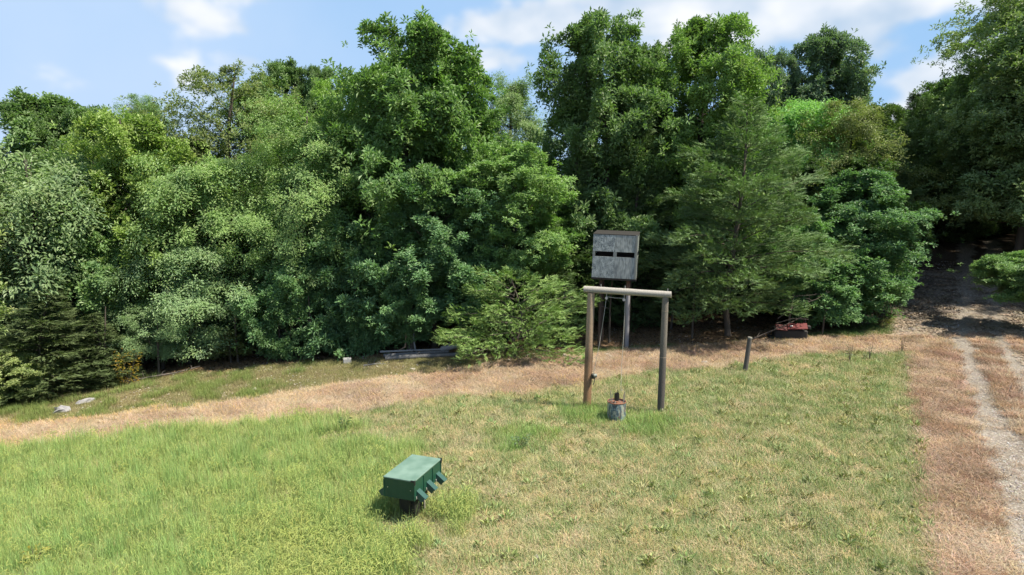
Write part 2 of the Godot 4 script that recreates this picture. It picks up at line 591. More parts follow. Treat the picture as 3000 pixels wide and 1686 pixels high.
func build_grass() -> void:
	var short_ := []
	var lush := []
	var fox := []
	var dry := []
	var wisp := []
	var litter := []
	var stone := []
	var rosette := []
	var s := 9.2
	while s < 40.0:
		var step := 0.092 + 0.0046 * (s - 9.0)
		var half := s * 0.86 + 2.0
		var x := -half
		while x < half:
			var px := x + rng.randf_range(-step, step)
			var z := -(s + rng.randf_range(-step, step))
			x += step
			var q := zone(px, z)
			var n := noise_a.get_noise_2d(px * 1.1 + 30.0, z * 1.1)
			var n2 := noise_b.get_noise_2d(px * 1.5, z * 1.5 + 90.0)
			var n3 := noise_a.get_noise_2d(px * 5.5 + 9.0, z * 5.5)
			var near := ss(30.0, 10.0, s)
			match q:
				LUSH:
					if n3 > 0.1 or rng.randf() < 0.4:
						lush.append(spot(px, z, rng.randf_range(0.7, 1.1), rng.randf_range(0.7, 1.15) + 0.35 * n2 + 0.7 * n3 + 0.2 * near, vary(Color(0.36, 0.41, 0.155).lerp(Color(0.235, 0.37, 0.125), clampf(0.4 + 1.6 * n3, 0, 1)))))
					else:
						short_.append(spot(px, z, 1.1, 1.2, vary(Color(0.38, 0.39, 0.17))))
					if rng.randf() < 0.2 + 0.6 * ss(0.0, -0.35, n3): wisp.append(spot(px, z, 1.0, 0.9, vary(Color(0.52, 0.47, 0.27))))
					var heads := clampf(1.2 - Vector2((px + 3.2) / 3.4, (s - 12.0) / 3.0).length() + n * 1.2 + n3 * 0.9, 0.10, 0.85)
					if rng.randf() < heads: fox.append(spot(px, z, 1.0, rng.randf_range(0.75, 1.15), vary(Color(0.33, 0.39, 0.12))))
				MID, MOSS:
					var green := clampf(0.72 + 0.35 * n + 0.3 * n2 + 0.9 * n3 + 0.25 * ss(2.0, 9.0, px), 0.0, 1.0)
					var edge := ss(-3.5, -0.5, px - (7.7 + (-z - 11.0) * 0.567))
					green = maxf(green, edge * 0.9)
					if q == MOSS: green = 1.0
					# greener tangles round the hoist and the drum
					var hub := Vector2(px - 2.6, z + 19.9).length()
					var hub2 := Vector2(px - 0.4, z + 18.4).length()
					var hub3 := Vector2(px - 4.2, z + 19.0).length()
					var lively := maxf(ss(1.6, 0.5, hub), maxf(ss(1.5, 0.4, hub2) * 0.8, ss(1.4, 0.4, hub3)))
					if lively > rng.randf() * 1.5:
						lush.append(spot(px, z, 0.8, rng.randf_range(0.5, 1.2), vary(Color(0.22, 0.34, 0.105), 0.3)))
						continue
					var c := Color(0.385, 0.36, 0.215).lerp(Color(0.23, 0.32, 0.135), green)
					if rng.randf() < 0.8 + n3 * 0.8: short_.append(spot(px, z, rng.randf_range(0.8, 1.2), rng.randf_range(0.7, 1.3) + 0.8 * n3, vary(c)))
					if rng.randf() < 0.05 + 0.25 * maxf(0.0, n3): lush.append(spot(px, z, rng.randf_range(0.5, 0.9), rng.randf_range(0.4, 0.75), vary(Color(0.27, 0.31, 0.1).lerp(Color(0.38, 0.35, 0.15), rng.randf()))))
					if rng.randf() < 0.5 - 0.42 * green: dry.append(spot(px, z, 0.9, 0.8, vary(Color(0.46, 0.38, 0.23), 0.3)))
					if rng.randf() < 0.3: wisp.append(spot(px, z, 0.9, 0.7, vary(Color(0.50, 0.44, 0.26), 0.3)))
					if rng.randf() < 0.05 + 0.12 * maxf(0.0, n2): rosette.append(spot(px, z, rng.randf_range(0.6, 1.4), 1.0, vary(Color(0.24, 0.32, 0.13).lerp(Color(0.34, 0.34, 0.18), rng.randf()), 0.25)))
				BAND:
					if rng.randf() < 0.85: dry.append(spot(px, z, 1.0, 0.75, vary(Color(0.32, 0.225, 0.165).lerp(Color(0.48, 0.385, 0.28), clampf(0.4 + n + n3 + 0.5 * ss(2.0, -12.0, px), 0, 1)), 0.28)))
					if rng.randf() < 0.1 + 0.5 * ss(-4.0, -14.0, px) * ss(0.2, 1.4, absf(s - lookup(BX, BS, px))): wisp.append(spot(px, z, 0.9, 0.75, vary(Color(0.56, 0.4, 0.12), 0.25)))
					if rng.randf() < 0.16 + 0.4 * maxf(0.0, n3): short_.append(spot(px, z, 0.9, rng.randf_range(0.4, 0.8), vary(Color(0.3, 0.29, 0.13), 0.25)))
					if rng.randf() < 0.03: stone.append(spot(px, z, 0.9, 1.0, vary(Color(0.5, 0.46, 0.4))))
				THIN:
					if rng.randf() < 0.75:
						short_.append(spot(px, z, 1.0, rng.randf_range(0.5, 0.9), vary(Color(0.21, 0.225, 0.09).lerp(Color(0.31, 0.27, 0.15), clampf(0.5 + n + n3, 0, 1)))))
					if px < -9.0 and n2 > 0.1 and rng.randf() < 0.5:
						lush.append(spot(px, z, 0.9, rng.randf_range(0.5, 0.9), vary(Color(0.17, 0.23, 0.07))))
					if px > 3.0 and s > 27.5 and rng.randf() < 0.4:
						lush.append(spot(px, z, 0.9, rng.randf_range(0.3, 0.6), vary(Color(0.09, 0.16, 0.05))))
					if rng.randf() < 0.05: stone.append(spot(px, z, 1.0, 1.0, vary(Color(0.5, 0.46, 0.4))))
				LITTER:
					var by_road := absf(px - rut_line(s)) < 6.0
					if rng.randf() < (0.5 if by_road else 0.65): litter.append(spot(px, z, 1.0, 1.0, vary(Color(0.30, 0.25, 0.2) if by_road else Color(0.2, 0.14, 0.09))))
					if rng.randf() < 0.06: stone.append(spot(px, z, 1.2, 1.0, vary(Color(0.34, 0.33, 0.32))))
				STRAW:
					if rng.randf() < 0.9: dry.append(spot(px, z, 1.05, 0.8, vary(Color(0.24, 0.16, 0.112).lerp(Color(0.43, 0.335, 0.245), clampf(0.45 + n + n2 + n3, 0, 1)), 0.32)))
					if rng.randf() < 0.12: wisp.append(spot(px, z, 0.9, 0.5, vary(Color(0.46, 0.36, 0.23), 0.3)))
				RUT:
					if rng.randf() < 0.5: stone.append(spot(px, z, rng.randf_range(0.4, 0.9), 0.7, vary(Color(0.36, 0.335, 0.305))))
					if rng.randf() < 0.03: dry.append(spot(px, z, 0.7, 0.6, vary(Color(0.34, 0.26, 0.19))))
		s += step
	print("grass ", [short_.size(), lush.size(), fox.size(), dry.size(), wisp.size(), litter.size(), stone.size()])
	var g := leafy("grass_blade", 0.6, Color(0.6, 0.6, 0.3), 0.3)
	var straw := leafy("dead_grass_blade", 0.8, Color(0.4, 0.36, 0.3), 0.2)
	scatter("short_grass", "short mixed green and tan grass of the middle meadow", "grass", tuft("short"), g, short_)
	scatter("tall_grass", "tall bright green grass filling the lower left and tufting round the hoist", "grass", tuft("lush"), g, lush)
	scatter("foxtail_grass", "foxtail grass with nodding pale seed heads in front of the feeder", "grass", tuft("fox"), g, fox)
	scatter("dead_grass", "flattened reddish brown dead grass of the mown band and roadside strip", "grass", tuft("dry"), straw, dry)
	scatter("dry_stalks", "thin straw coloured stalks standing among the green grass", "grass", tuft("wisp"), straw, wisp)
	scatter("broad_leaf_weed", "small broad leaved weeds dotted through the meadow grass", "weeds", tuft("rosette"), g, rosette)
	scatter("leaf_litter", "brown fallen leaves under the trees and beside the road", "leaves", tuft("litter"), straw, litter)
	var st := plain("gravel_stone", Color.WHITE, 0.9)
	st.vertex_color_use_as_albedo = true
	scatter("gravel", "loose pale gravel and small stones in the ruts and at the wood edge", "gravel", tuft("stone"), st, stone)

# ------------------------------------------------------------------ trees
var sprays := {}

func leaf(a: Dictionary, at: Vector3, d: Vector3, len_: float, width: float, up: Vector3) -> void:
	var side := d.cross(up).normalized() * width * 0.5
	var mid := at + d * len_ * 0.55
	var tip := at + d * len_ - up * len_ * 0.16
	flat(a, at, mid + side + up * width * 0.18, tip)
	flat(a, at, mid - side + up * width * 0.18, tip)

func make_sprays() -> void:
	for kind in ["oak", "ash", "cedar", "big"]:
		var list := []
		for v in 5:
			var a := acc()
			if kind == "oak" or kind == "big":
				var k := 1.0 if kind == "oak" else 1.25
				for i in 10:
					var yaw := i * 2.4 + rng.randf_range(-0.4, 0.4)
					var el := rng.randf_range(-0.35, 0.75) if i < 7 else rng.randf_range(0.6, 1.2)
					var d := Vector3(cos(yaw) * cos(el), sin(el), sin(yaw) * cos(el))
					var up := (Vector3.UP - d * d.y).normalized()
					up = (up + Vector3(rng.randf_range(-0.4, 0.4), 0, rng.randf_range(-0.4, 0.4))).normalized()
					leaf(a, d * rng.randf_range(0.02, 0.09) + Vector3(0, rng.randf_range(-0.09, 0.06), 0), d, k * rng.randf_range(0.125, 0.205), k * rng.randf_range(0.055, 0.088), up)
			elif kind == "ash":
				for i in 14:
					var yaw := rng.randf() * TAU
					var r := rng.randf_range(0.02, 0.22)
					var el := rng.randf_range(-0.6, 0.6)
					var d := Vector3(cos(yaw) * cos(el), sin(el), sin(yaw) * cos(el))
					var up := (Vector3.UP - d * d.y).normalized()
					leaf(a, Vector3(cos(yaw + 0.3) * r, rng.randf_range(-0.1, 0.1), sin(yaw + 0.3) * r), d, rng.randf_range(0.08, 0.13), rng.randf_range(0.032, 0.05), up)
			else:
				# a feathery flat frond along +Z, tips turned up a little
				for i in 14:
					var t := rng.randf_range(0.0, 1.0)
					var at := Vector3(rng.randf_range(-0.03, 0.03), rng.randf_range(-0.03, 0.03) + 0.06 * t * t, t * 0.34)
					var yaw := rng.randf_range(-1.0, 1.0) * (1.0 - 0.4 * t)
					var el := rng.randf_range(-0.3, 0.6)
					var d := Vector3(sin(yaw) * cos(el), sin(el), cos(yaw) * cos(el))
					var side := Vector3(d.z, rng.randf_range(-0.5, 0.5), -d.x).normalized() * rng.randf_range(0.013, 0.024)
					var L := rng.randf_range(0.09, 0.17)
					flat(a, at - side * 0.6, at + side, at + d * L)
			list.append(a)
		sprays[kind] = list

const PAL := {
	"yellow": [0.10, 0.14, 0.045, 0.15, 0.175, 0.055], "dark": [0.05, 0.095, 0.03, 0.08, 0.13, 0.035], "grey": [0.075, 0.12, 0.05, 0.11, 0.165, 0.065], "olive": [0.075, 0.13, 0.022, 0.14, 0.185, 0.025],
	"mid": [0.07, 0.125, 0.04, 0.10, 0.165, 0.045], "brown": [0.07, 0.10, 0.04, 0.095, 0.115, 0.045], "oakolive": [0.06, 0.09, 0.025, 0.10, 0.12, 0.03], "light": [0.09, 0.15, 0.045, 0.13, 0.2, 0.055],
	"bright": [0.08, 0.15, 0.022, 0.13, 0.2, 0.03], "hick": [0.045, 0.10, 0.025, 0.09, 0.15, 0.03], "yellow2": [0.06, 0.13, 0.035, 0.13, 0.185, 0.04], "blue": [0.042, 0.095, 0.036, 0.07, 0.14, 0.05],
	"hick2": [0.045, 0.09, 0.027, 0.08, 0.13, 0.035], "bright2": [0.06, 0.12, 0.022, 0.11, 0.17, 0.03], "far": [0.05, 0.085, 0.05, 0.07, 0.115, 0.06], "lime": [0.09, 0.19, 0.05, 0.12, 0.24, 0.06],
	"cedar": [0.052, 0.092, 0.036, 0.08, 0.13, 0.045], "cedardark": [0.036, 0.066, 0.025, 0.058, 0.098, 0.033], "cedarlite": [0.066, 0.12, 0.03, 0.105, 0.155, 0.038], "cedarlite2": [0.06, 0.085, 0.026, 0.09, 0.11, 0.03],
	"cedarolive": [0.04, 0.062, 0.024, 0.06, 0.085, 0.03], "olive2": [0.065, 0.09, 0.025, 0.12, 0.135, 0.03], "blue2": [0.046, 0.105, 0.036, 0.085, 0.16, 0.05], "right": [0.06, 0.105, 0.035, 0.14, 0.165, 0.05],
	"right2": [0.05, 0.09, 0.03, 0.09, 0.13, 0.04], "mid2": [0.06, 0.115, 0.035, 0.095, 0.16, 0.05], "lightblue": [0.085, 0.14, 0.06, 0.13, 0.2, 0.085], "autumn": [0.13, 0.12, 0.022, 0.2, 0.13, 0.02],
}

var leaf_count := 0
var shapes := {}      # kind -> list of {crown, limbs, R, H}
var shape_at := {}

func profile(t: float, kind: String) -> float:
	if kind == "cedar":
		return clampf(1.0 - pow(t, 2.7), 0.0, 1.0) * (0.72 + 0.28 * ss(0.0, 0.3, t)) + 0.04
	if kind == "cedarslim":
		return clampf(1.0 - pow(t, 1.6), 0.0, 1.0) * (0.8 + 0.2 * ss(0.0, 0.2, t)) + 0.04
	if kind == "cedarlow":
		return sqrt(maxf(0.0, 1.0 - t * t)) + 0.03
	if t < 0.4:
		return lerpf(0.7, 1.0, t / 0.4)
	return sqrt(maxf(0.0, 1.0 - pow((t - 0.4) / 0.62, 2.0))) * 0.95 + 0.05

func sway(t: float, R: float) -> Vector3:
	return Vector3(0.1 * sin(4.0 * t), 0, 0.08 * cos(3.1 * t) - 0.08) * R

func leaf_tone(q: float) -> Color:   # old leaves to young yellow-green ones, times the tree's own colour
	return vary(Color(0.82, 0.84, 0.86).lerp(Color(1.65, 1.38, 1.1), clampf(q, 0.0, 1.0)), 0.17)

func broad_shape(kind: String, R: float, H: float, sprays_wanted: int, gap: float) -> void:
	var fine := kind.begins_with("ash")
	var list: Array = sprays["ash" if fine else "oak"]
	var crown := acc()
	var wood := acc()
	var f := FastNoiseLite.new()
	f.seed = rng.randi() % 1000
	f.frequency = 1.0
	f.fractal_octaves = 2
	var got := 0
	var tries := 0
	while got < sprays_wanted and tries < sprays_wanted * 14:
		tries += 1
		var t := 1.0 - pow(rng.randf(), 0.9)
		var yaw := rng.randf() * TAU
		var d := Vector3(cos(yaw), 0, sin(yaw))
		var big := f.get_noise_3dv(Vector3(d.x, t * 2.6, d.z) * 1.15 + Vector3(7, 0, 3))
		var edge := R * profile(t, kind) * (0.86 + 0.95 * big)
		var rr := edge * (1.0 - 0.62 * pow(rng.randf(), 1.7)) * rng.randf_range(0.97, 1.06)
		if rng.randf() < 0.07: rr = edge * rng.randf_range(1.0, 1.28)
		var p := sway(t, R) + d * rr + Vector3.UP * (H * t * (0.97 + 0.08 * big))
		var den := f.get_noise_3d(p.x * 0.62, p.y * 0.8, p.z * 0.62)
		if den < gap and rng.randf() > 0.05: continue
		got += 1
		p += d * rr * 0.26 * den + Vector3.UP * 0.7 * den
		var u := (d * (0.45 + profile(t, kind) * 0.4) + Vector3.UP * (0.35 + t * 0.7)).normalized()
		var up := (u * 0.8 + Vector3.UP * 0.5 + Vector3(rng.randf_range(-0.6, 0.6), rng.randf_range(-0.4, 0.4), rng.randf_range(-0.6, 0.6))).normalized()
		var xax := up.cross(Vector3(cos(got * 1.7), 0.2, sin(got * 1.7))).normalized()
		var rot := Basis(xax, up, xax.cross(up))
		var tone := 0.25 + 0.9 * f.get_noise_3d(p.x * 0.5 + 20.0, p.y * 0.5, p.z * 0.5) + 0.35 * (rng.randf() - 0.4) + 0.35 * (t - 0.5)
		stamp(crown, list[got % 5], Transform3D(rot.scaled(Vector3.ONE * rng.randf_range(0.8, 1.3)), p), rot, leaf_tone(tone))
	for k in 22:
		var t := (k + 0.5) / 22.0
		var yaw := k * 2.4
		var rr := R * profile(t, kind) * rng.randf_range(0.6, 0.9)
		var start := sway(maxf(0.0, t - 0.12), R) + Vector3.UP * maxf(0.0, H * t - 0.3 - rr * 0.8)
		var end := sway(t, R) + Vector3(cos(yaw) * rr, H * t, sin(yaw) * rr)
		var mid := start.lerp(end, 0.5) + Vector3(rng.randf_range(-0.15, 0.15), -0.08 * rr, rng.randf_range(-0.15, 0.15))
		tube(wood, [start, mid, end], [0.02 + 0.012 * rr, 0.012 + 0.007 * rr, 0.005], 5, false)
		var side := (end - mid).cross(Vector3.UP).normalized()
		for e in [-0.5, 0.6]:
			tube(wood, [mid.lerp(end, 0.2), mid.lerp(end, 0.7) + side * e * rr * 0.5 + Vector3(0, 0.2, 0)], [0.012, 0.004], 4, false)
	keep(kind, crown, wood, R, H)

func cedar_shape(kind: String, R: float, H: float, tiers: int, thick: float) -> void:
	var list: Array = sprays["cedar"]
	var crown := acc()
	var wood := acc()
	for i in tiers:
		var t := pow((i + rng.randf()) / tiers, 1.05)
		var y := H * t * 0.97
		var yaw := i * 2.4 + rng.randf_range(-0.6, 0.6)
		var L := maxf(0.25, R * profile(t, kind) * rng.randf_range(0.6, 1.14))
		var rise := rng.randf_range(0.0, 0.5) + 0.5 * t
		var dir := Vector3(cos(yaw), 0, sin(yaw))
		var from := sway(t, R) + Vector3.UP * maxf(0.0, y - rise * L * 0.3)
		var bp := []
		var br := []
		for k in 5:
			var f := k / 4.0
			bp.append(from + dir * L * f + Vector3.UP * (rise * L * f - 0.24 * L * f * f))
			br.append(0.008 + 0.022 * (1.0 - f) * L / 3.0)
		tube(wood, bp, br, 4, false)
		var tone := rng.randf_range(-0.2, 0.6)
		var count := int((14.0 + 40.0 * L) * thick)
		for k in count:
			var f := pow(rng.randf(), 0.6)
			var wide := 0.12 + 0.12 * L * (1.0 - f) + 0.27 * L * sin(f * PI)
			var off := rng.randf_range(-1, 1)
			var at := from + dir * L * f + Vector3.UP * (rise * L * f - 0.24 * L * f * f) + Vector3(-dir.z, 0, dir.x) * off * wide
			at.y += rng.randf_range(-0.1, 0.12) * (0.6 + 0.3 * L) + 0.04 + 0.16 * sin(off * 4.0 + tone * 9.0) - 0.12 * absf(off) * L * 0.4
			var yy := yaw + off * 0.8 + rng.randf_range(-0.5, 0.5)
			var zax := Vector3(cos(yy), rng.randf_range(-0.35, 0.6), sin(yy)).normalized()
			var xax := Vector3.UP.cross(zax).normalized()
			var rot := Basis(xax, zax.cross(xax), zax).rotated(zax, rng.randf_range(-0.9, 0.9))
			stamp(crown, list[k % 5], Transform3D(rot.scaled(Vector3.ONE * rng.randf_range(0.7, 1.2)), at), rot, leaf_tone(tone * 0.7 + rng.randf() * 0.35 + 0.25 * (f - 0.5)))
	keep(kind, crown, wood, R, H)

func keep(kind: String, crown: Dictionary, wood: Dictionary, R: float, H: float) -> void:
	leaf_count += crown.v.size() / 3
	if not shapes.has(kind):
		shapes[kind] = []
		shape_at[kind] = 0
	shapes[kind].append({"crown": mesh_of(crown), "limbs": mesh_of(wood), "R": R, "H": H})

func build_shapes() -> void:
	for k in 4: broad_shape("oak", 2.6, 9.0, 10200, [0.1, 0.16, 0.07, 0.13][k])
	for k in 3: broad_shape("oakshort", 2.3, 5.0, 7400, 0.1)
	for k in 2: broad_shape("ash", 2.6, 8.5, 7200, 0.1)
	broad_shape("ashshort", 2.2, 4.5, 5000, 0.1)
	broad_shape("oakbig", 5.0, 13.0, 16000, 0.18)
	broad_shape("open", 3.2, 7.5, 2600, 0.2)
	cedar_shape("cedar", 3.9, 10.5, 78, 1.6)
	for k in 2: cedar_shape("cedarslim", 2.3, 9.0, 72, 1.25)
	cedar_shape("cedarlow", 3.3, 3.4, 34, 1.0)

func tree(spec: Array) -> void:
	var kind: String = spec[1]
	var pal: Array = PAL[spec[2]]
	var x: float = spec[3]
	var z: float = spec[4]
	var hgt: float = spec[5]
	var base: float = spec[6]
	var conifer := kind.begins_with("cedar")
	var R: float = spec[7] * (1.13 if not conifer else 1.06)
	var small: bool = "bush" in spec[0]
	var H := hgt - base
	if kind == "cedar" and R < 3.2: kind = "cedarslim"
	if kind in ["oak", "ash"] and H / R < 2.6: kind += "short"
	if R > 5.0:
		kind = "oakbig"
		R *= 0.86
	var o := thing(spec[0], spec[9], "bush" if small else "tree", P(x, z), rng.randf() * TAU)
	var list: Array = shapes[kind]
	var sh: Dictionary = list[shape_at[kind] % list.size()]
	shape_at[kind] += 1
	# trunk
	var tr: float = (0.03 + 0.0125 * hgt) * (0.8 if conifer else 1.0)
	var wood := acc()
	var pts := []
	var rad := []
	var foot := Vector3(rng.randf_range(-0.2, 0.2), -0.15, rng.randf_range(-0.2, 0.2)) * minf(1.0, hgt / 8.0)
	foot.y = -0.15
	pts.append(foot)
	rad.append(tr * 1.5)
	pts.append(foot * 0.8 + Vector3.UP * 0.4)
	rad.append(tr * 1.05)
	for k in 7:
		var t := k / 6.0 * 0.92
		pts.append(sway(t, R) + Vector3.UP * (base + H * t + (0.5 if k == 0 and base < 0.6 else 0.0)))
		rad.append(tr * (1.0 - 0.9 * t * hgt / hgt) + 0.006)
	tube(wood, pts, rad, 8, false, Color.WHITE, 0.08)
	var bark: Material = mats["bark_cedar"] if conifer else mats["bark"]
	put("trunk", mesh_of(wood), bark, o)
	var fit := Transform3D(Basis().scaled(Vector3(R / sh.R, H / sh.H * (1.0 if conifer else 0.95), R / sh.R)), Vector3(0, base, 0))
	var lm := put("limbs", sh.limbs, bark, o)
	lm.transform = fit
	var key: String = "leaf_" + spec[2]
	if not mats.has(key):
		var m := leafy(key, 0.7 if conifer else 0.5, Color(0.6, 0.68, 0.4) if conifer else Color(0.8, 0.88, 0.58), 0.3 if conifer else 0.45)
		var lift := 2.6
		var own := Color(lerpf(pal[0], pal[3], 0.3), lerpf(pal[1], pal[4], 0.3), lerpf(pal[2], pal[5], 0.3)) * lift
		var grey := 0.3 * own.r + 0.6 * own.g + 0.1 * own.b
		m.albedo_color = Color(own.r, own.g, own.b).lerp(Color(grey, grey, grey), 0.17).linear_to_srgb()
	var cr := put("crown", sh.crown, mats[key], o)
	cr.transform = fit
	cr.set_meta("kind", "stuff")
	# dead lower limbs
	if z > -33.5 and hgt > 5.0 and not conifer:
		for k in 3:
			var y := rng.randf_range(0.6, 2.6)
			var yaw := rng.randf() * TAU
			var d := Vector3(cos(yaw), rng.randf_range(-0.1, 0.5), sin(yaw)) * rng.randf_range(0.9, 2.0)
			var a := acc()
			var s := foot * 0.5 + Vector3.UP * y
			tube(a, [s, s + d * 0.5 + Vector3(0, 0.1, 0), s + d], [0.025, 0.017, 0.005], 5, false)
			var w := d.cross(Vector3.UP).normalized()
			for e in [-0.3, 0.35]:
				tube(a, [s + d * 0.5 + Vector3(0, 0.1, 0), s + d * 0.85 + w * e + Vector3(0, 0.1, 0)], [0.012, 0.004], 4, false)
			put("dead_limb", mesh_of(a), mats["dead_wood"], o)

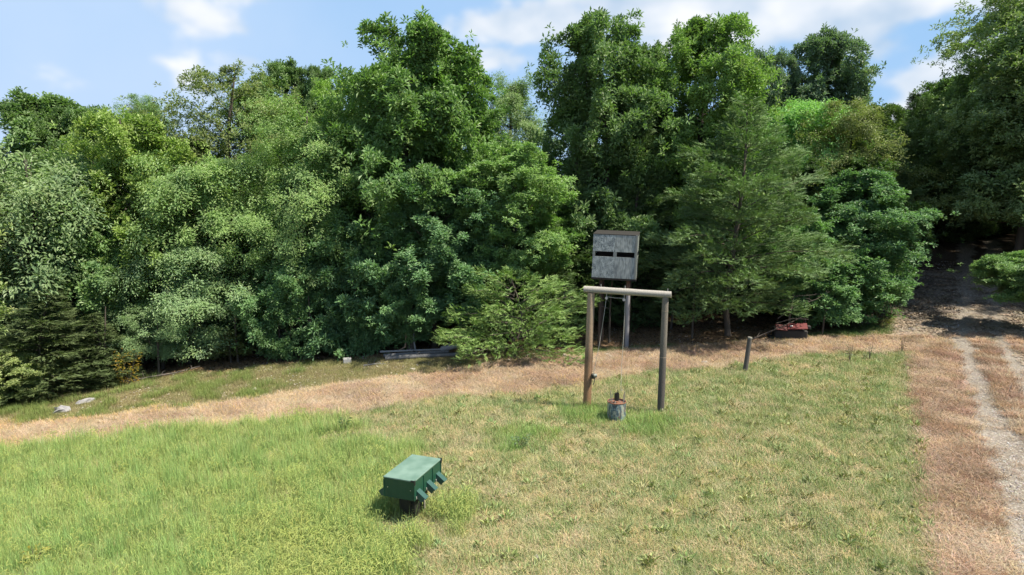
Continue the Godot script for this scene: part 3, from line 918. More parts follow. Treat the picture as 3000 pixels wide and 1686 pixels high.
func build_trees() -> void:
	make_sprays()
	build_shapes()
	var bn := noise_tex(21, 0.06, 4, Color.BLACK, Color.WHITE, true, 8.0)
	worn("bark", lin(0.13, 0.115, 0.10), noise_tex(20, 0.05, 4, Color(0.5, 0.48, 0.46), Color(1, 1, 1)), 1.6, 0.9, 0.0, bn)
	worn("bark_cedar", lin(0.17, 0.145, 0.125), noise_tex(22, 0.05, 4, Color(0.5, 0.48, 0.46), Color(1, 1, 1)), 1.6, 0.9, 0.0, bn)
	worn("dead_wood", lin(0.26, 0.24, 0.22), noise_tex(23, 0.05, 4, Color(0.6, 0.6, 0.6), Color(1, 1, 1)), 2.0, 0.9)
	leafy("tree_leaf", 0.5, Color(0.78, 0.88, 0.45), 0.5)
	leafy("cedar_leaf", 0.7, Color(0.62, 0.7, 0.42), 0.3)
	var specs := [
	["hickory_tree","oak","yellow",-19.73,-21.00,9.08,1.77,1.92,1.00,"pale yellowish tree reaching in at the left edge"],
	["oak_tree","oak","dark",-26.92,-37.00,14.73,1.75,3.16,0.80,"tall dark oak whose rounded top stands at the far left skyline"],
	["oak_tree","oak","dark",-24.82,-38.00,13.76,3.74,1.97,0.80,"dark oak top on the skyline beside the far left oak"],
	["elm_tree","ash","grey",-22.28,-31.30,11.24,1.51,3.53,1.00,"broad grey green fine leaved tree filling the left side of the wood edge"],
	["hickory_tree","oak","olive",-18.36,-31.80,12.85,1.93,2.42,1.10,"pointed yellow olive hickory at the left, narrowing to a tip"],
	["ash_tree","ash","mid",-21.28,-39.00,14.01,8.07,1.55,0.70,"mid green tree top just behind the pointed yellow olive hickory"],
	["oak_tree","oak","brown",-18.43,-37.00,11.58,5.29,1.92,0.50,"thin brownish oak between the pointed hickory and the sparse oak"],
	["oak_tree","open","oakolive",-16.13,-38.00,15.32,7.31,2.90,0.42,"sparse oak with sky showing between its limbs"],
	["oak_tree","oak","dark",-14.27,-43.00,16.41,5.81,1.97,0.70,"small dark oak top right of the sparse oak on the skyline"],
	["oak_tree","oak","dark",-12.45,-43.00,15.75,7.24,1.31,0.70,"smallest dark tree tip on the skyline left of the tall hickory"],
	["elm_tree","ash","mid",-14.61,-40.00,14.67,4.16,2.44,0.80,"mid green tree behind the light ash, right of the sparse oak"],
	["ash_tree","ash","light",-14.70,-31.80,10.24,3.67,2.42,0.90,"light green ash below the sparse oak"],
	["ash_tree","ash","light",-10.53,-32.80,12.73,2.43,2.60,1.10,"tall light green ash with feathery top left of the tall hickory"],
	["oak_tree","oak","bright",-8.63,-36.00,14.37,4.74,2.09,0.80,"bright green oak behind the left flank of the tall hickory"],
	["hickory_tree","oak","hick",-5.28,-33.30,16.32,1.97,3.05,1.25,"tallest hickory, dark and broad, in the middle left of the wood"],
	["hickory_tree","oak","hick",-2.85,-35.30,15.09,4.88,2.37,0.90,"dark hickory crown leaning out right of the tallest hickory"],
	["elm_tree","ash","grey",-0.44,-42.00,14.30,3.46,2.43,0.80,"far grey green tree in the skyline dip between the two tall groups"],
	["oak_tree","oak","yellow2",-0.11,-31.30,9.67,3.37,2.06,1.10,"yellow tipped oak standing forward, left of the hunting blind"],
	["oak_tree","oak","blue",-3.76,-30.90,8.85,1.51,2.36,1.00,"dark blue green oak under the tallest hickory"],
	["oak_tree","oak","hick2",4.96,-35.30,16.55,2.35,2.80,1.00,"tall open oak behind the hunting blind, highest right of the sky gap"],
	["oak_tree","oak","hick2",7.83,-37.00,15.14,4.23,1.69,0.80,"dark oak top between the two tall oaks behind the blind"],
	["oak_tree","oak","bright2",10.40,-36.00,16.09,3.33,2.63,0.95,"tall oak with lit right side above the big cedar"],
	["oak_tree","oak","far",17.95,-46.00,14.24,1.12,1.96,0.70,"far dark bluish tree left of the larger far crown"],
	["oak_tree","oak","far",21.37,-46.00,14.62,0.37,2.95,0.80,"far dark bluish oak crown right of the tall oaks"],
	["elm_tree","ash","lime",16.89,-41.00,11.04,3.27,2.88,1.00,"lime green elm behind the big cedar"],
	["cedar_tree","cedar","cedar",10.33,-31.10,11.38,1.46,4.08,1.30,"big spreading red cedar right of the hunting blind"],
	["cedar_tree","cedar","cedardark",6.26,-34.30,10.70,0.15,2.51,1.00,"dark cedar directly behind the hunting blind"],
	["cedar_tree","cedar","cedardark",3.32,-34.30,9.30,0.15,2.20,1.00,"dark cedar left of and behind the hunting blind"],
	["cedar_tree","cedarlow","cedarlite",0.07,-28.30,3.72,0.34,3.19,1.00,"low wide yellowish cedar left of the hoist frame"],
	["elm_tree","ash","olive2",20.24,-39.00,10.33,0.15,2.62,0.80,"olive tree right of the lime elm on the wood's shoulder"],
	["oak_tree","oak","blue",18.00,-34.80,7.60,0.40,2.44,0.95,"blue green oak right of the big cedar"],
	["oak_sapling","oak","blue2",16.43,-32.30,3.64,0.43,2.07,0.90,"low leafy oak sapling at the wood edge beside the road"],
	["cedar_tree","cedar","cedardark",27.86,-45.00,9.67,0.15,3.02,1.00,"dark cedar left of the road where it enters the wood"],
	["oak_tree","oak","dark",30.65,-46.00,11.13,0.15,2.52,0.80,"dark oak crown over the far end of the road"],
	["cedar_tree","cedar","cedardark",21.77,-38.00,8.56,0.59,2.20,0.90,"dark narrow cedar between the blue green oak and the road"],
	["oak_tree","oak","right",30.51,-37.00,18.79,3.41,5.75,1.20,"large oak leaning in over the road at the right edge"],
	["oak_tree","oak","right2",28.88,-37.00,14.60,3.46,3.16,0.90,"thin oak behind the large leaning oak at the upper right edge"],
	["oak_tree","open","right2",35.59,-43.00,16.13,2.83,3.41,1.00,"far oak over the brow of the road at the upper right"],
	["oak_tree","oak","dark",37.29,-52.00,9.78,0.15,5.39,1.00,"farthest dark oak above the road's vanishing point"],
	["oak_sapling","oak","mid2",24.41,-30.00,3.82,1.40,1.65,0.90,"low bush hugging the right edge beside the road"],
	["dogwood_tree","ash","lightblue",-15.63,-30.80,6.15,0.77,2.25,1.00,"pale leaved low tree at the wood edge right of the yellow bush"],
	["oak_tree","oak","mid2",-19.60,-30.80,7.17,1.44,2.07,0.90,"middle height oak below the pointed yellow olive hickory"],
	["cedar_tree","cedar","cedardark",-12.51,-31.80,6.64,0.72,1.75,0.90,"dark cedar between the pale low tree and the round blue green bushes"],
	["oak_sapling","oak","blue2",-10.80,-31.10,5.03,0.16,1.71,0.90,"blue green low oak left of the dark trunked hickory"],
	["oak_tree","oak","blue",-7.37,-31.30,6.31,0.15,2.29,1.00,"dense blue green oak with branches to the ground under the tall hickory"],
	["oak_sapling","oak","blue2",-5.27,-30.90,3.72,0.63,1.51,0.90,"low blue green oak beside the pile of logs"],
	["cedar_tree","cedar","cedarolive",-20.06,-27.30,4.49,0.15,2.50,1.10,"dark olive cedar at the lower left edge of the wood"],
	["cedar_tree","cedar","cedarolive",-18.26,-28.00,3.22,0.18,1.54,1.00,"smaller olive cedar left of the yellow bush"],
	["cedar_sapling","cedarlow","cedarlite2",-13.52,-30.50,1.57,0.40,1.02,0.90,"small rounded cedar seedling at the wood edge left of the log pile"],
	["hickory_sapling","oak","yellow",-20.58,-26.00,2.26,0.41,1.19,0.80,"leafy yellow green bush in the lower left corner of the wood edge"],
	["dogwood_tree","ash","lightblue",-16.48,-30.10,3.65,0.80,1.47,1.00,"pale green drooping branches of a small tree behind the fallen branch"],
	["cedar_tree","cedar","cedardark",8.26,-32.80,3.88,1.14,1.20,0.90,"slim cedar under the left skirt of the big cedar"],
	["cedar_tree","cedar","cedar",2.20,-32.30,5.71,0.15,1.58,0.90,"mid green cedar between the yellow tipped oak and the blind"],
	["oak_sapling","oak","blue2",14.75,-32.30,5.27,0.49,1.87,0.80,"dark young oak tucked under the right side of the big cedar"],
	["cedar_tree","cedar","cedardark",29.04,-44.00,4.18,0.15,2.15,0.90,"lower dark cedar where the road disappears"],
	["cedar_tree","cedar","cedardark",37.34,-49.00,5.22,0.15,3.29,1.00,"dark cedar behind the brow of the road at the right"],
	["cedar_tree","cedar","cedardark",33.17,-48.00,1.92,0.15,2.34,1.00,"lowest dark cedar straight behind the brow of the road"],
	["cedar_tree","cedar","cedardark",33.62,-47.00,4.77,0.15,2.58,0.90,"dark cedar closing the far end of the road"],
	]
	for spec in specs:
		tree(spec)
	print("hero leaf triangles ", leaf_count)
	build_woodland()

# the mass of wood behind the front trees: three shapes of tree, copied
func build_woodland() -> void:
	var lists := [[], [], []]
	for row in 5:
		var s := 36.5 + row * 5.0
		var x := -48.0
		while x < 62.0:
			x += rng.randf_range(2.2, 3.6)
			var z := -(s + rng.randf_range(-1.5, 1.5))
			var road := x - rut_line(-z)
			if road > -5.0 and road < 11.0 and -z < 46.0: continue
			var v := rng.randi() % 3
			var k := rng.randf_range(0.72, 0.95) + (0.0 if row < 3 else 0.12)
			if x > 22.0: k += 0.12
			if x < -16.0: k *= 0.86
			lists[v].append(spot(x, z, k, rng.randf_range(0.9, 1.1), vary(Color(0.085, 0.15, 0.05) if v < 2 else Color(0.06, 0.1, 0.04)), -0.2))
	for side in [-1.0, 1.0]:
		for i in 22:
			var x: float = side * rng.randf_range(26.0, 46.0)
			var z := -rng.randf_range(4.0, 36.0)
			if side > 0 and x - rut_line(-z) < 13.0: continue
			var v := rng.randi() % 3
			lists[v].append(spot(x, z, rng.randf_range(0.9, 1.2), 1.0, vary(Color(0.055, 0.095, 0.033))))
	var names := ["mass of broad leaved woodland standing behind the front row of trees", "further dark oaks crowding the wood behind the front row", "mass of dark cedars standing deep in the wood"]
	for v in 3:
		scatter("woodland", names[v], "woodland", [shapes.oak[1].crown, shapes.ash[0].crown, shapes.cedarslim[0].crown][v], mats["tree_leaf"] if v < 2 else mats["cedar_leaf"], lists[v])

# ------------------------------------------------------------------ built things
func along(a: Vector3, b: Vector3, n := 6) -> Array:
	var r := []
	for k in n + 1: r.append(a.lerp(b, float(k) / n))
	return r

func build_feeder() -> void:
	var rust := noise_tex(31, 0.012, 3, Color(0.93, 0.94, 0.93), Color(1, 1, 1))
	var green := worn("feeder_paint", lin(0.012, 0.06, 0.038), rust, 1.3, 0.38)
	var lid_m := worn("feeder_lid_paint", lin(0.16, 0.245, 0.21), noise_tex(32, 0.008, 4, Color(0.76, 0.82, 0.8), Color(1, 1, 1)), 0.5, 0.42)
	var black := plain("feeder_black", lin(0.012, 0.014, 0.013), 0.6)
	var steel := plain("latch_metal", lin(0.55, 0.55, 0.52), 0.35, 0.6)
	# x along the short side, z along the long side away from the camera
	var base := P(-2.232, -14.0)
	var o := thing("game_feeder", "dark green metal game feeder box with pale lid and slanted chutes on a post", "feeder", base, -0.349)
	var W := 0.766
	var L := 1.306
	var H := 0.47
	var top := 1.043 - base.y
	var yb := top - H
	var a := acc()
	bevel_box(a, Transform3D(Basis(), Vector3(0, yb + H * 0.5 - 0.012, 0)), Vector3(W - 0.024, H - 0.03, L - 0.024), 0.008)
	put("body", mesh_of(a), green, o)
	# lid: a shallow folded tray, domed a touch, with a lip
	a = acc()
	bevel_box(a, Transform3D(Basis(), Vector3(0, top - 0.018, 0)), Vector3(W, 0.036, L), 0.008)
	put("lid", mesh_of(a), lid_m, o)
	# corner brackets and edge trim
	for q in [[1, 1], [1, -1]]:
		a = acc()
		bevel_box(a, Transform3D(Basis(), Vector3(q[0] * (W * 0.5 - 0.035), top - 0.012, q[1] * (L * 0.5 + 0.006))), Vector3(0.1, 0.045, 0.018), 0.004)
		bevel_box(a, Transform3D(Basis(), Vector3(q[0] * (W * 0.5 + 0.006), top - 0.045, q[1] * (L * 0.5 - 0.012))), Vector3(0.018, 0.11, 0.05), 0.004)
		put("lid_bracket", mesh_of(a), black, o)
	for sx in [-1, 1]:
		for sz in [-1, 1]:
			put("corner_angle", boxed(Vector3(sx * (W * 0.5 - 0.008), yb + H * 0.45, sz * (L * 0.5 - 0.008)), Vector3(0.022, H * 0.86, 0.022), 0.004), green, o)
	for e in [-0.33, 0.33]:
		put("seam", boxed(Vector3(W * 0.5 - 0.004, yb + H * 0.45, e * L * 0.5), Vector3(0.02, H * 0.84, 0.012), 0.002), green, o)
	put("hinge", tubed([Vector3(-W * 0.5 - 0.012, top - 0.045, -L * 0.46), Vector3(-W * 0.5 - 0.012, top - 0.045, L * 0.46)], [0.012, 0.012], 8), black, o)
	for e in [-0.28, 0.28]:
		put("rivet", tubed([Vector3(e, yb + H * 0.5, L * 0.5 - 0.014), Vector3(e, yb + H * 0.5, L * 0.5 - 0.004)], [0.012, 0.01], 8), steel, o)
	# chutes: square tubes slanting down and out, open at the lower end
	var chute_m := worn("chute_paint", lin(0.035, 0.085, 0.075), rust, 1.3, 0.3)
	for sx in [1, -1]:
		for k in 3:
			var zc := 0.47 - 0.47 * k
			var d := Vector3(sx * 0.80, -0.60, 0)
			var up := Vector3(sx * 0.60, 0.80, 0)
			var side := Vector3(0, 0, 1)
			var c0 := Vector3(sx * (W * 0.5 - 0.05), yb + 0.15, zc)
			a = acc()
			var b := Basis(d, up, d.cross(up))
			var ln := 0.27
			var w := 0.15
			var hh := 0.13
			var t := 0.008
			bevel_box(a, Transform3D(b, c0 + d * ln * 0.5 + up * (hh * 0.5)), Vector3(ln, t, w), 0.002)
			bevel_box(a, Transform3D(b, c0 + d * ln * 0.44 - up * (hh * 0.5)), Vector3(ln * 0.88, t, w), 0.002)
			for e in [-1.0, 1.0]:
				bevel_box(a, Transform3D(b, c0 + d * ln * 0.47 + side * e * (w * 0.5 - t * 0.5)), Vector3(ln * 0.94, hh - t * 1.02, t), 0.002)
			var ch := put("chute", mesh_of(a), chute_m, o)
			put("chute_opening", boxed(c0 + d * (ln * 0.55), Vector3(0.01, hh - 0.02, w - 0.02), 0.002, b), black, ch)
			if sx == 1:
				put("latch", boxed(Vector3(W * 0.5 + 0.006, yb + 0.06, zc + 0.11), Vector3(0.02, 0.06, 0.022), 0.005), steel, o)
	# pedestal: boxed post under the body with braces, and hang-down straps
	a = acc()
	bevel_box(a, Transform3D(Basis(), Vector3(0, (yb - 0.1) * 0.5, 0)), Vector3(0.4, yb + 0.06, 0.62), 0.01)
	put("pedestal", mesh_of(a), black, o)
	for e in [-1.0, 1.0]:
		put("strut", tubed([Vector3(0.1, yb * 0.35, e * 0.2), Vector3(0.12, yb - 0.01, e * 0.5)], [0.02, 0.02], 6), black, o)
	put("pull_cord", tubed([Vector3(0.36, yb + 0.02, 0.2), Vector3(0.42, yb - 0.16, 0.26), Vector3(0.44, yb - 0.3, 0.3)], [0.006, 0.006, 0.006], 5), plain("cord", lin(0.45, 0.42, 0.34), 0.9), o)

func build_hoist() -> void:
	var fib := noise_tex(41, 0.03, 5, Color(0.62, 0.6, 0.58), Color(1, 1, 1))
	var nrm := noise_tex(42, 0.06, 4, Color.BLACK, Color.WHITE, true, 6.0)
	var pole_a := worn("pole_brown", Color(1, 1, 1), fib, 1.0, 0.8, 0.0, nrm)
	pole_a.uv1_scale = Vector3(5, 0.8, 5)
	var pole_top := worn("pole_grey_tan", lin(0.40, 0.35, 0.28), fib, 1.0, 0.85, 0.0, nrm)
	pole_top.uv1_scale = Vector3(5, 0.8, 5)
	var pole_b := worn("pole_grey", Color(1, 1, 1), fib, 1.0, 0.85, 0.0, nrm)
	pole_b.uv1_scale = Vector3(5, 0.8, 5)
	var beam_m := worn("beam_bleached", lin(0.46, 0.45, 0.42), fib, 1.0, 0.85, 0.0, nrm)
	beam_m.uv1_scale = Vector3(0.9, 5, 5)
	var steel := plain("galvanised", lin(0.5, 0.5, 0.5), 0.4, 0.7)
	var dark := plain("winch_dark", lin(0.03, 0.035, 0.03), 0.6)
	var base := P(2.47, -20.82)
	var o := thing("pole_hoist", "wooden pole hoist of two tall posts and a bleached log crossbeam", "hoist", base)
	var lt := Vector3(2.555, 4.0, -20.8) - base
	var rb := P(4.75, -20.1) - base
	var rt := Vector3(4.79, 4.0, -20.1) - base
	pole_a.vertex_color_use_as_albedo = true
	pole_b.vertex_color_use_as_albedo = true
	var brown := Color(0.36, 0.215, 0.12)
	var tan := Color(0.44, 0.36, 0.27)
	var pa0 := along(Vector3(0, -0.4, 0), lt, 10)
	var a0 := acc()
	tube(a0, pa0, [0.135, 0.134, 0.132, 0.13, 0.129, 0.127, 0.125, 0.123, 0.121, 0.119, 0.117], 16, true, tan, 0.012,
		[0.75, 0.9, 1.0, 1.0, 0.95, 0.75, 0.5, 0.3, 0.15, 0.05, 0.0].map(func(k): return tan.lerp(brown, k) * (0.6 if k == 0.75 else 1.0)))
	put("post", mesh_of(a0), pole_a, o)
	a0 = acc()
	tube(a0, along(rb - Vector3.UP * 0.4, rt, 10), [0.115, 0.114, 0.113, 0.112, 0.11, 0.108, 0.106, 0.104, 0.102, 0.1, 0.098], 16, true, Color.WHITE, 0.012,
		[0.0, 0.0, 0.05, 0.1, 0.15, 0.25, 0.5, 0.75, 0.85, 0.9, 1.0].map(func(k): return Color(0.10, 0.095, 0.095).lerp(Color(0.25, 0.235, 0.205), k)))
	put("post", mesh_of(a0), pole_b, o)
	for f in [0.49, 0.88]:
		var p: Vector3 = rb.lerp(rt, f)
		put("knot_ring", tubed([p - Vector3(0, 0.012, 0), p + Vector3(0, 0.012, 0)], [0.113 - f * 0.006, 0.113 - f * 0.006], 16, false), pole_top, o)
	var bl := Vector3(2.33, 4.115, -20.87) - base
	var br := Vector3(4.95, 4.06, -20.03) - base
	var bp := along(bl, br, 8)
	put("crossbeam", tubed(bp, [0.106, 0.11, 0.107, 0.104, 0.108, 0.102, 0.1, 0.103, 0.1], 16, true, 0.012), beam_m, o)
	for f in [0.2, 0.48, 0.96]:
		var p: Vector3 = bl.lerp(br, f)
		put("bolt", tubed([p + Vector3(0, 0.1, 0), p + Vector3(0, 0.19, 0)], [0.012, 0.012], 6), steel, o)
	var marks := plain("tag_white", lin(0.7, 0.68, 0.5), 0.6)
	put("tag", boxed(rb + Vector3(0.03, 0.18, 0.112), Vector3(0.03, 0.05, 0.01), 0.002), marks, o)
	# pulleys and rope
	var pa := Vector3(3.02, 3.86, -20.62) - base
	var pb := Vector3(3.55, 3.84, -20.42) - base
	for p in [pa, pb]:
		var a := acc()
		tube(a, [p + Vector3(0, 0, -0.025), p + Vector3(0, 0, 0.025)], [0.045, 0.045], 12)
		var pu := put("pulley", mesh_of(a), steel, o)
		put("hanger", tubed([p + Vector3(0, 0.2, 0), p + Vector3(0.01, 0.1, 0), p], [0.01, 0.01, 0.01], 6), steel, pu)
	var rope := plain("rope", lin(0.42, 0.42, 0.38), 0.8)
	var wp := Vector3(2.66, 1.36, -20.68) - base
	var a2 := acc()
	var line := [wp]
	for k in 7:
		var t := (k + 1) / 8.0
		line.append(wp.lerp(pa, t) + Vector3(0.02, -0.06, 0.0) * sin(t * PI))
	line.append(pa)
	tube(a2, line, line.map(func(_p): return 0.007), 5)
	tube(a2, [pa + Vector3(0, 0.045, 0), pa.lerp(pb, 0.5) + Vector3(0, 0.03, 0), pb + Vector3(0, 0.045, 0)], [0.007, 0.007, 0.007], 5)
	var endp := Vector3(3.5, 1.0, -20.3) - base
	tube(a2, [pb + Vector3(0.04, 0, 0), pb.lerp(endp, 0.4) + Vector3(0.03, 0, 0), pb.lerp(endp, 0.75), endp], [0.007, 0.007, 0.007, 0.006], 5)
	put("rope", mesh_of(a2), rope, o)
	put("hook", tubed([endp, endp + Vector3(0, -0.06, 0), endp + Vector3(0.03, -0.1, 0), endp + Vector3(0.06, -0.06, 0)], [0.009, 0.009, 0.009, 0.006], 6), steel, o)
	# hand winch on the left post
	var w := put("winch", boxed(Vector3(2.655, 1.27, -20.69) - base, Vector3(0.12, 0.16, 0.13), 0.02), dark, o)
	put("winch_drum", tubed([Vector3(2.66, 1.31, -20.6) - base, Vector3(2.76, 1.31, -20.6) - base], [0.06, 0.06], 12), plain("winch_grey", lin(0.2, 0.22, 0.2), 0.5, 0.3), w)
	put("winch_handle", tubed([Vector3(2.7, 1.26, -20.57) - base, Vector3(2.67, 1.1, -20.56) - base, Vector3(2.64, 1.02, -20.55) - base], [0.014, 0.013, 0.02], 6), dark, w)

func build_drum() -> void:
	var im := Image.create(256, 128, false, Image.FORMAT_RGB8)
	var n := FastNoiseLite.new()
	n.seed = 51
	n.frequency = 0.025
	n.fractal_octaves = 4
	for y in 128:
		for x in 256:
			var v := n.get_noise_2d(x, y * 0.7)
			var w := n.get_noise_2d(x + 500, y * 0.35)
			var c := Color(0.07, 0.12, 0.155)
			if w > 0.13: c = Color(0.36, 0.39, 0.33)
			elif w < -0.2: c = Color(0.05, 0.075, 0.1)
			if v > 0.3: c = Color(0.2, 0.3, 0.36)
			if v < -0.36: c = Color(0.2, 0.12, 0.09)
			im.set_pixel(x, y, lin(c.r * 0.75, c.g * 0.75, c.b * 0.75))
	var blue := plain("drum_paint", Color.WHITE, 0.5)
	blue.albedo_texture = ImageTexture.create_from_image(im)
	blue.uv1_triplanar = true
	blue.uv1_scale = Vector3(1.3, 1.6, 1.3)
	var rust := worn("rust", lin(0.28, 0.15, 0.10), noise_tex(52, 0.04, 4, Color(0.6, 0.5, 0.45), Color(1, 1, 1)), 4.0, 0.85)
	var black := plain("canister_black", lin(0.012, 0.012, 0.013), 0.45)
	var steel := plain("rod_steel", lin(0.3, 0.28, 0.25), 0.5, 0.4)
	var base := P(3.26, -19.6)
	var o := thing("steel_drum", "cut down peeling blue steel drum under the hoist with rods around its rim", "drum", base, 0.4)
	var R := 0.285
	var H := 0.63
	var ys := [-0.05, 0.0, 0.2, 0.225, 0.25, 0.275, 0.45, H - 0.03, H]
	var rs := [R, R, R, R + 0.012, R + 0.016, R, R, R, R]
	var a := acc()
	tube(a, ys.map(func(y): return Vector3(0, y, 0)), rs, 32, false)
	put("shell", mesh_of(a), blue, o)
	a = acc()
	tube(a, [Vector3(0, H - 0.06, 0), Vector3(0, H - 0.05, 0)], [R - 0.005, R - 0.005], 32, true)
	put("top_plate", mesh_of(a), rust, o)
	a = acc()
	var ring := []
	for k in 33:
		ring.append(Vector3(cos(TAU * k / 32) * R, H, sin(TAU * k / 32) * R))
	tube(a, ring, ring.map(func(_p): return 0.016), 6, false)
	put("rim", mesh_of(a), rust, o)
	for k in 4:
		var an := [0.15, 1.25, 2.75, 4.4][k] as float
		var p := Vector3(cos(an), 0, sin(an)) * (R - 0.03)
		put("rod", tubed([p + Vector3.UP * (H - 0.08), p + Vector3(0.01, H + 0.29, 0)], [0.013, 0.012], 6), steel, o)
	# black canister standing on short legs in the middle
	a = acc()
	var cy := [0.07, 0.08, 0.12, 0.28, 0.31, 0.31]
	var cr := [0.05, 0.066, 0.08, 0.08, 0.07, 0.001]
	tube(a, cy.map(func(y): return Vector3(0, H + y - 0.05, 0)), cr, 20, true)
	var can := put("canister", mesh_of(a), black, o)
	for k in 3:
		var an := k * TAU / 3.0 + 0.5
		put("leg", tubed([Vector3(cos(an) * 0.05, H + 0.05, sin(an) * 0.05), Vector3(cos(an) * 0.13, H - 0.05, sin(an) * 0.13)], [0.01, 0.01], 6), steel, can)
	put("spout", tubed([Vector3(0.03, H + 0.25, 0), Vector3(0.03, H + 0.36, 0)], [0.012, 0.01], 6), black, can)

func panel_mat(key: String, tex: Texture2D) -> StandardMaterial3D:
	var m := plain(key, Color.WHITE, 0.85)
	m.albedo_texture = tex
	m.metallic_specular = 0.25
	return m

# an upright sheet with its own picture-space UVs, facing +z
func sheet(w: float, h: float, t: float, at: Vector3, b := Basis()) -> ArrayMesh:
	var a := acc()
	bevel_box(a, Transform3D(), Vector3(w, h, t), 0.004)
	for i in a.v.size():
		a.u[i] = Vector2(a.v[i].x / w + 0.5, 0.5 - a.v[i].y / h)
	a.v = Transform3D(b, at) * (a.v as PackedVector3Array)
	a.n = Transform3D(b, Vector3.ZERO) * (a.n as PackedVector3Array)
	return mesh_of(a)

func build_blind() -> void:
	var dk := lin(0.055, 0.07, 0.085)
	var lt := lin(0.40, 0.44, 0.455)
	var g0 := panel_mat("ply_arched", grain_image(1, 61, dk, lt, 192, 192, 5.0))
	var g1 := panel_mat("ply_plain", grain_image(0, 62, lin(0.13, 0.15, 0.16), lin(0.33, 0.36, 0.365), 192, 192, 6.0))
	var g2 := panel_mat("ply_curly", grain_image(2, 63, dk, lt, 192, 192, 5.5))
	var g3 := panel_mat("ply_plain_low", grain_image(0, 64, lin(0.11, 0.13, 0.145), lin(0.31, 0.34, 0.35), 192, 192, 7.0))
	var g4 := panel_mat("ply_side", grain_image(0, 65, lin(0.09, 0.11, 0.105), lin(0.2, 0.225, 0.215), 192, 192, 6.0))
	var frame := worn("blind_frame", lin(0.26, 0.285, 0.29), noise_tex(66, 0.03, 4, Color(0.6, 0.6, 0.6), Color(1, 1, 1)), 3.0, 0.85)
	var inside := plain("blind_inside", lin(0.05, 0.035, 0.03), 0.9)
	var roof := worn("blind_roof", lin(0.02, 0.018, 0.017), noise_tex(67, 0.03, 4, Color(0.5, 0.5, 0.5), Color(1, 1, 1)), 3.0, 0.9)
	var leg_g := worn("leg_grey", lin(0.30, 0.30, 0.33), noise_tex(68, 0.03, 4, Color(0.7, 0.7, 0.7), Color(1, 1, 1)), 2.0, 0.85)
	var leg_r := worn("leg_rust", lin(0.16, 0.09, 0.065), noise_tex(69, 0.03, 4, Color(0.7, 0.7, 0.7), Color(1, 1, 1)), 2.0, 0.85)
	# origin under the middle of the front face
	var base := P(4.52, -28.8)
	var o := thing("hunting_blind", "grey weathered plywood hunting blind raised on posts at the wood edge", "hunting blind", base, deg_to_rad(-13.0))
	var fy := 3.47 - base.y     # floor level
	var W := 1.95
	var H := 1.95
	var D := 1.85
	# the whole box leans a little to the right, as old blinds do
	var lean := Basis(Vector3(0, 0, 1), deg_to_rad(-1.6))
	var bx := Node3D.new()
	var mid := H * 0.5
	var sl_y := H * 0.545      # slit centre above the floor
	var sl_h := 0.225
	var lo_h := sl_y - sl_h * 0.5
	var hi_h := H - (sl_y + sl_h * 0.5)
	var C := func(p: Vector3) -> Vector3:
		return Vector3(0, fy, 0) + lean * p
	var pw := W * 0.5 - 0.003
	for k in 2:
		var cx := (-0.25 if k == 0 else 0.25) * W
		put("front_panel", sheet(pw, hi_h, 0.02, C.call(Vector3(cx, H - hi_h * 0.5, 0.01)), lean), g0 if k == 0 else g1, o)
		put("front_panel", sheet(pw, lo_h, 0.02, C.call(Vector3(cx, lo_h * 0.5, 0.01)), lean), g2 if k == 0 else g3, o)
	# uprights left standing beside and between the two shooting slits
	for q in [[-W * 0.5 + 0.055, 0.11], [0.012, 0.15], [W * 0.5 - 0.06, 0.12]]:
		put("slit_upright", boxed(C.call(Vector3(q[0], sl_y, 0.01)), Vector3(q[1], sl_h - 0.004, 0.019), 0.003, lean), frame, o)
	put("corner_trim", boxed(C.call(Vector3(W * 0.5 - 0.045, mid, 0.031)), Vector3(0.09, H, 0.02), 0.004, lean), frame, o)
	var turn := lean * Basis(Vector3.UP, PI / 2)
	for e in [-1.0, 1.0]:
		var px: float = e * (W * 0.5 - 0.01)
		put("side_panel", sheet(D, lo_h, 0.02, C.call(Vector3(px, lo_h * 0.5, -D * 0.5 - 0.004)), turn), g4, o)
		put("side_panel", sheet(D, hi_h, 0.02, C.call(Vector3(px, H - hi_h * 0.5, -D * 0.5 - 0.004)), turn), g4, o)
		for q in [[-0.1, 0.2], [-D + 0.1, 0.2]]:
			put("slit_upright", boxed(C.call(Vector3(px, sl_y, q[0] - 0.006)), Vector3(0.019, sl_h - 0.004, q[1]), 0.003, lean), frame, o)
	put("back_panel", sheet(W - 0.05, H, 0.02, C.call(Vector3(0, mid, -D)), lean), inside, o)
	put("floor", boxed(C.call(Vector3(0, -0.045, -D * 0.5)), Vector3(W + 0.02, 0.085, D + 0.04), 0.006, lean), roof, o)
	var rb := lean * Basis(Vector3(1, 0, 0), deg_to_rad(2.0))
	put("roof", boxed(C.call(Vector3(0.0, H + 0.02, -D * 0.5)), Vector3(W + 0.05, 0.03, D + 0.06), 0.006, rb), roof, o)
	for q in [[0.62, -0.35, true], [-0.62, -0.35, false], [0.62, -D + 0.2, false], [-0.62, -D + 0.2, false]]:
		var p := Vector3(q[0], -0.3, q[1])
		var tp: Vector3 = C.call(Vector3(q[0] + 0.02, -0.085, q[1]))
		var cut := p.lerp(tp, 0.8)
		if q[2]:
			put("leg", tubed([p, p.lerp(tp, 0.4), cut], [0.105, 0.1, 0.098], 14, false, 0.01), leg_g, o)
			put("leg", tubed([cut, tp], [0.098, 0.096], 14, true, 0.01), leg_r, o)
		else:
			put("leg", tubed([p, p.lerp(tp, 0.5), tp], [0.08, 0.075, 0.07], 12, true, 0.01), inside, o)

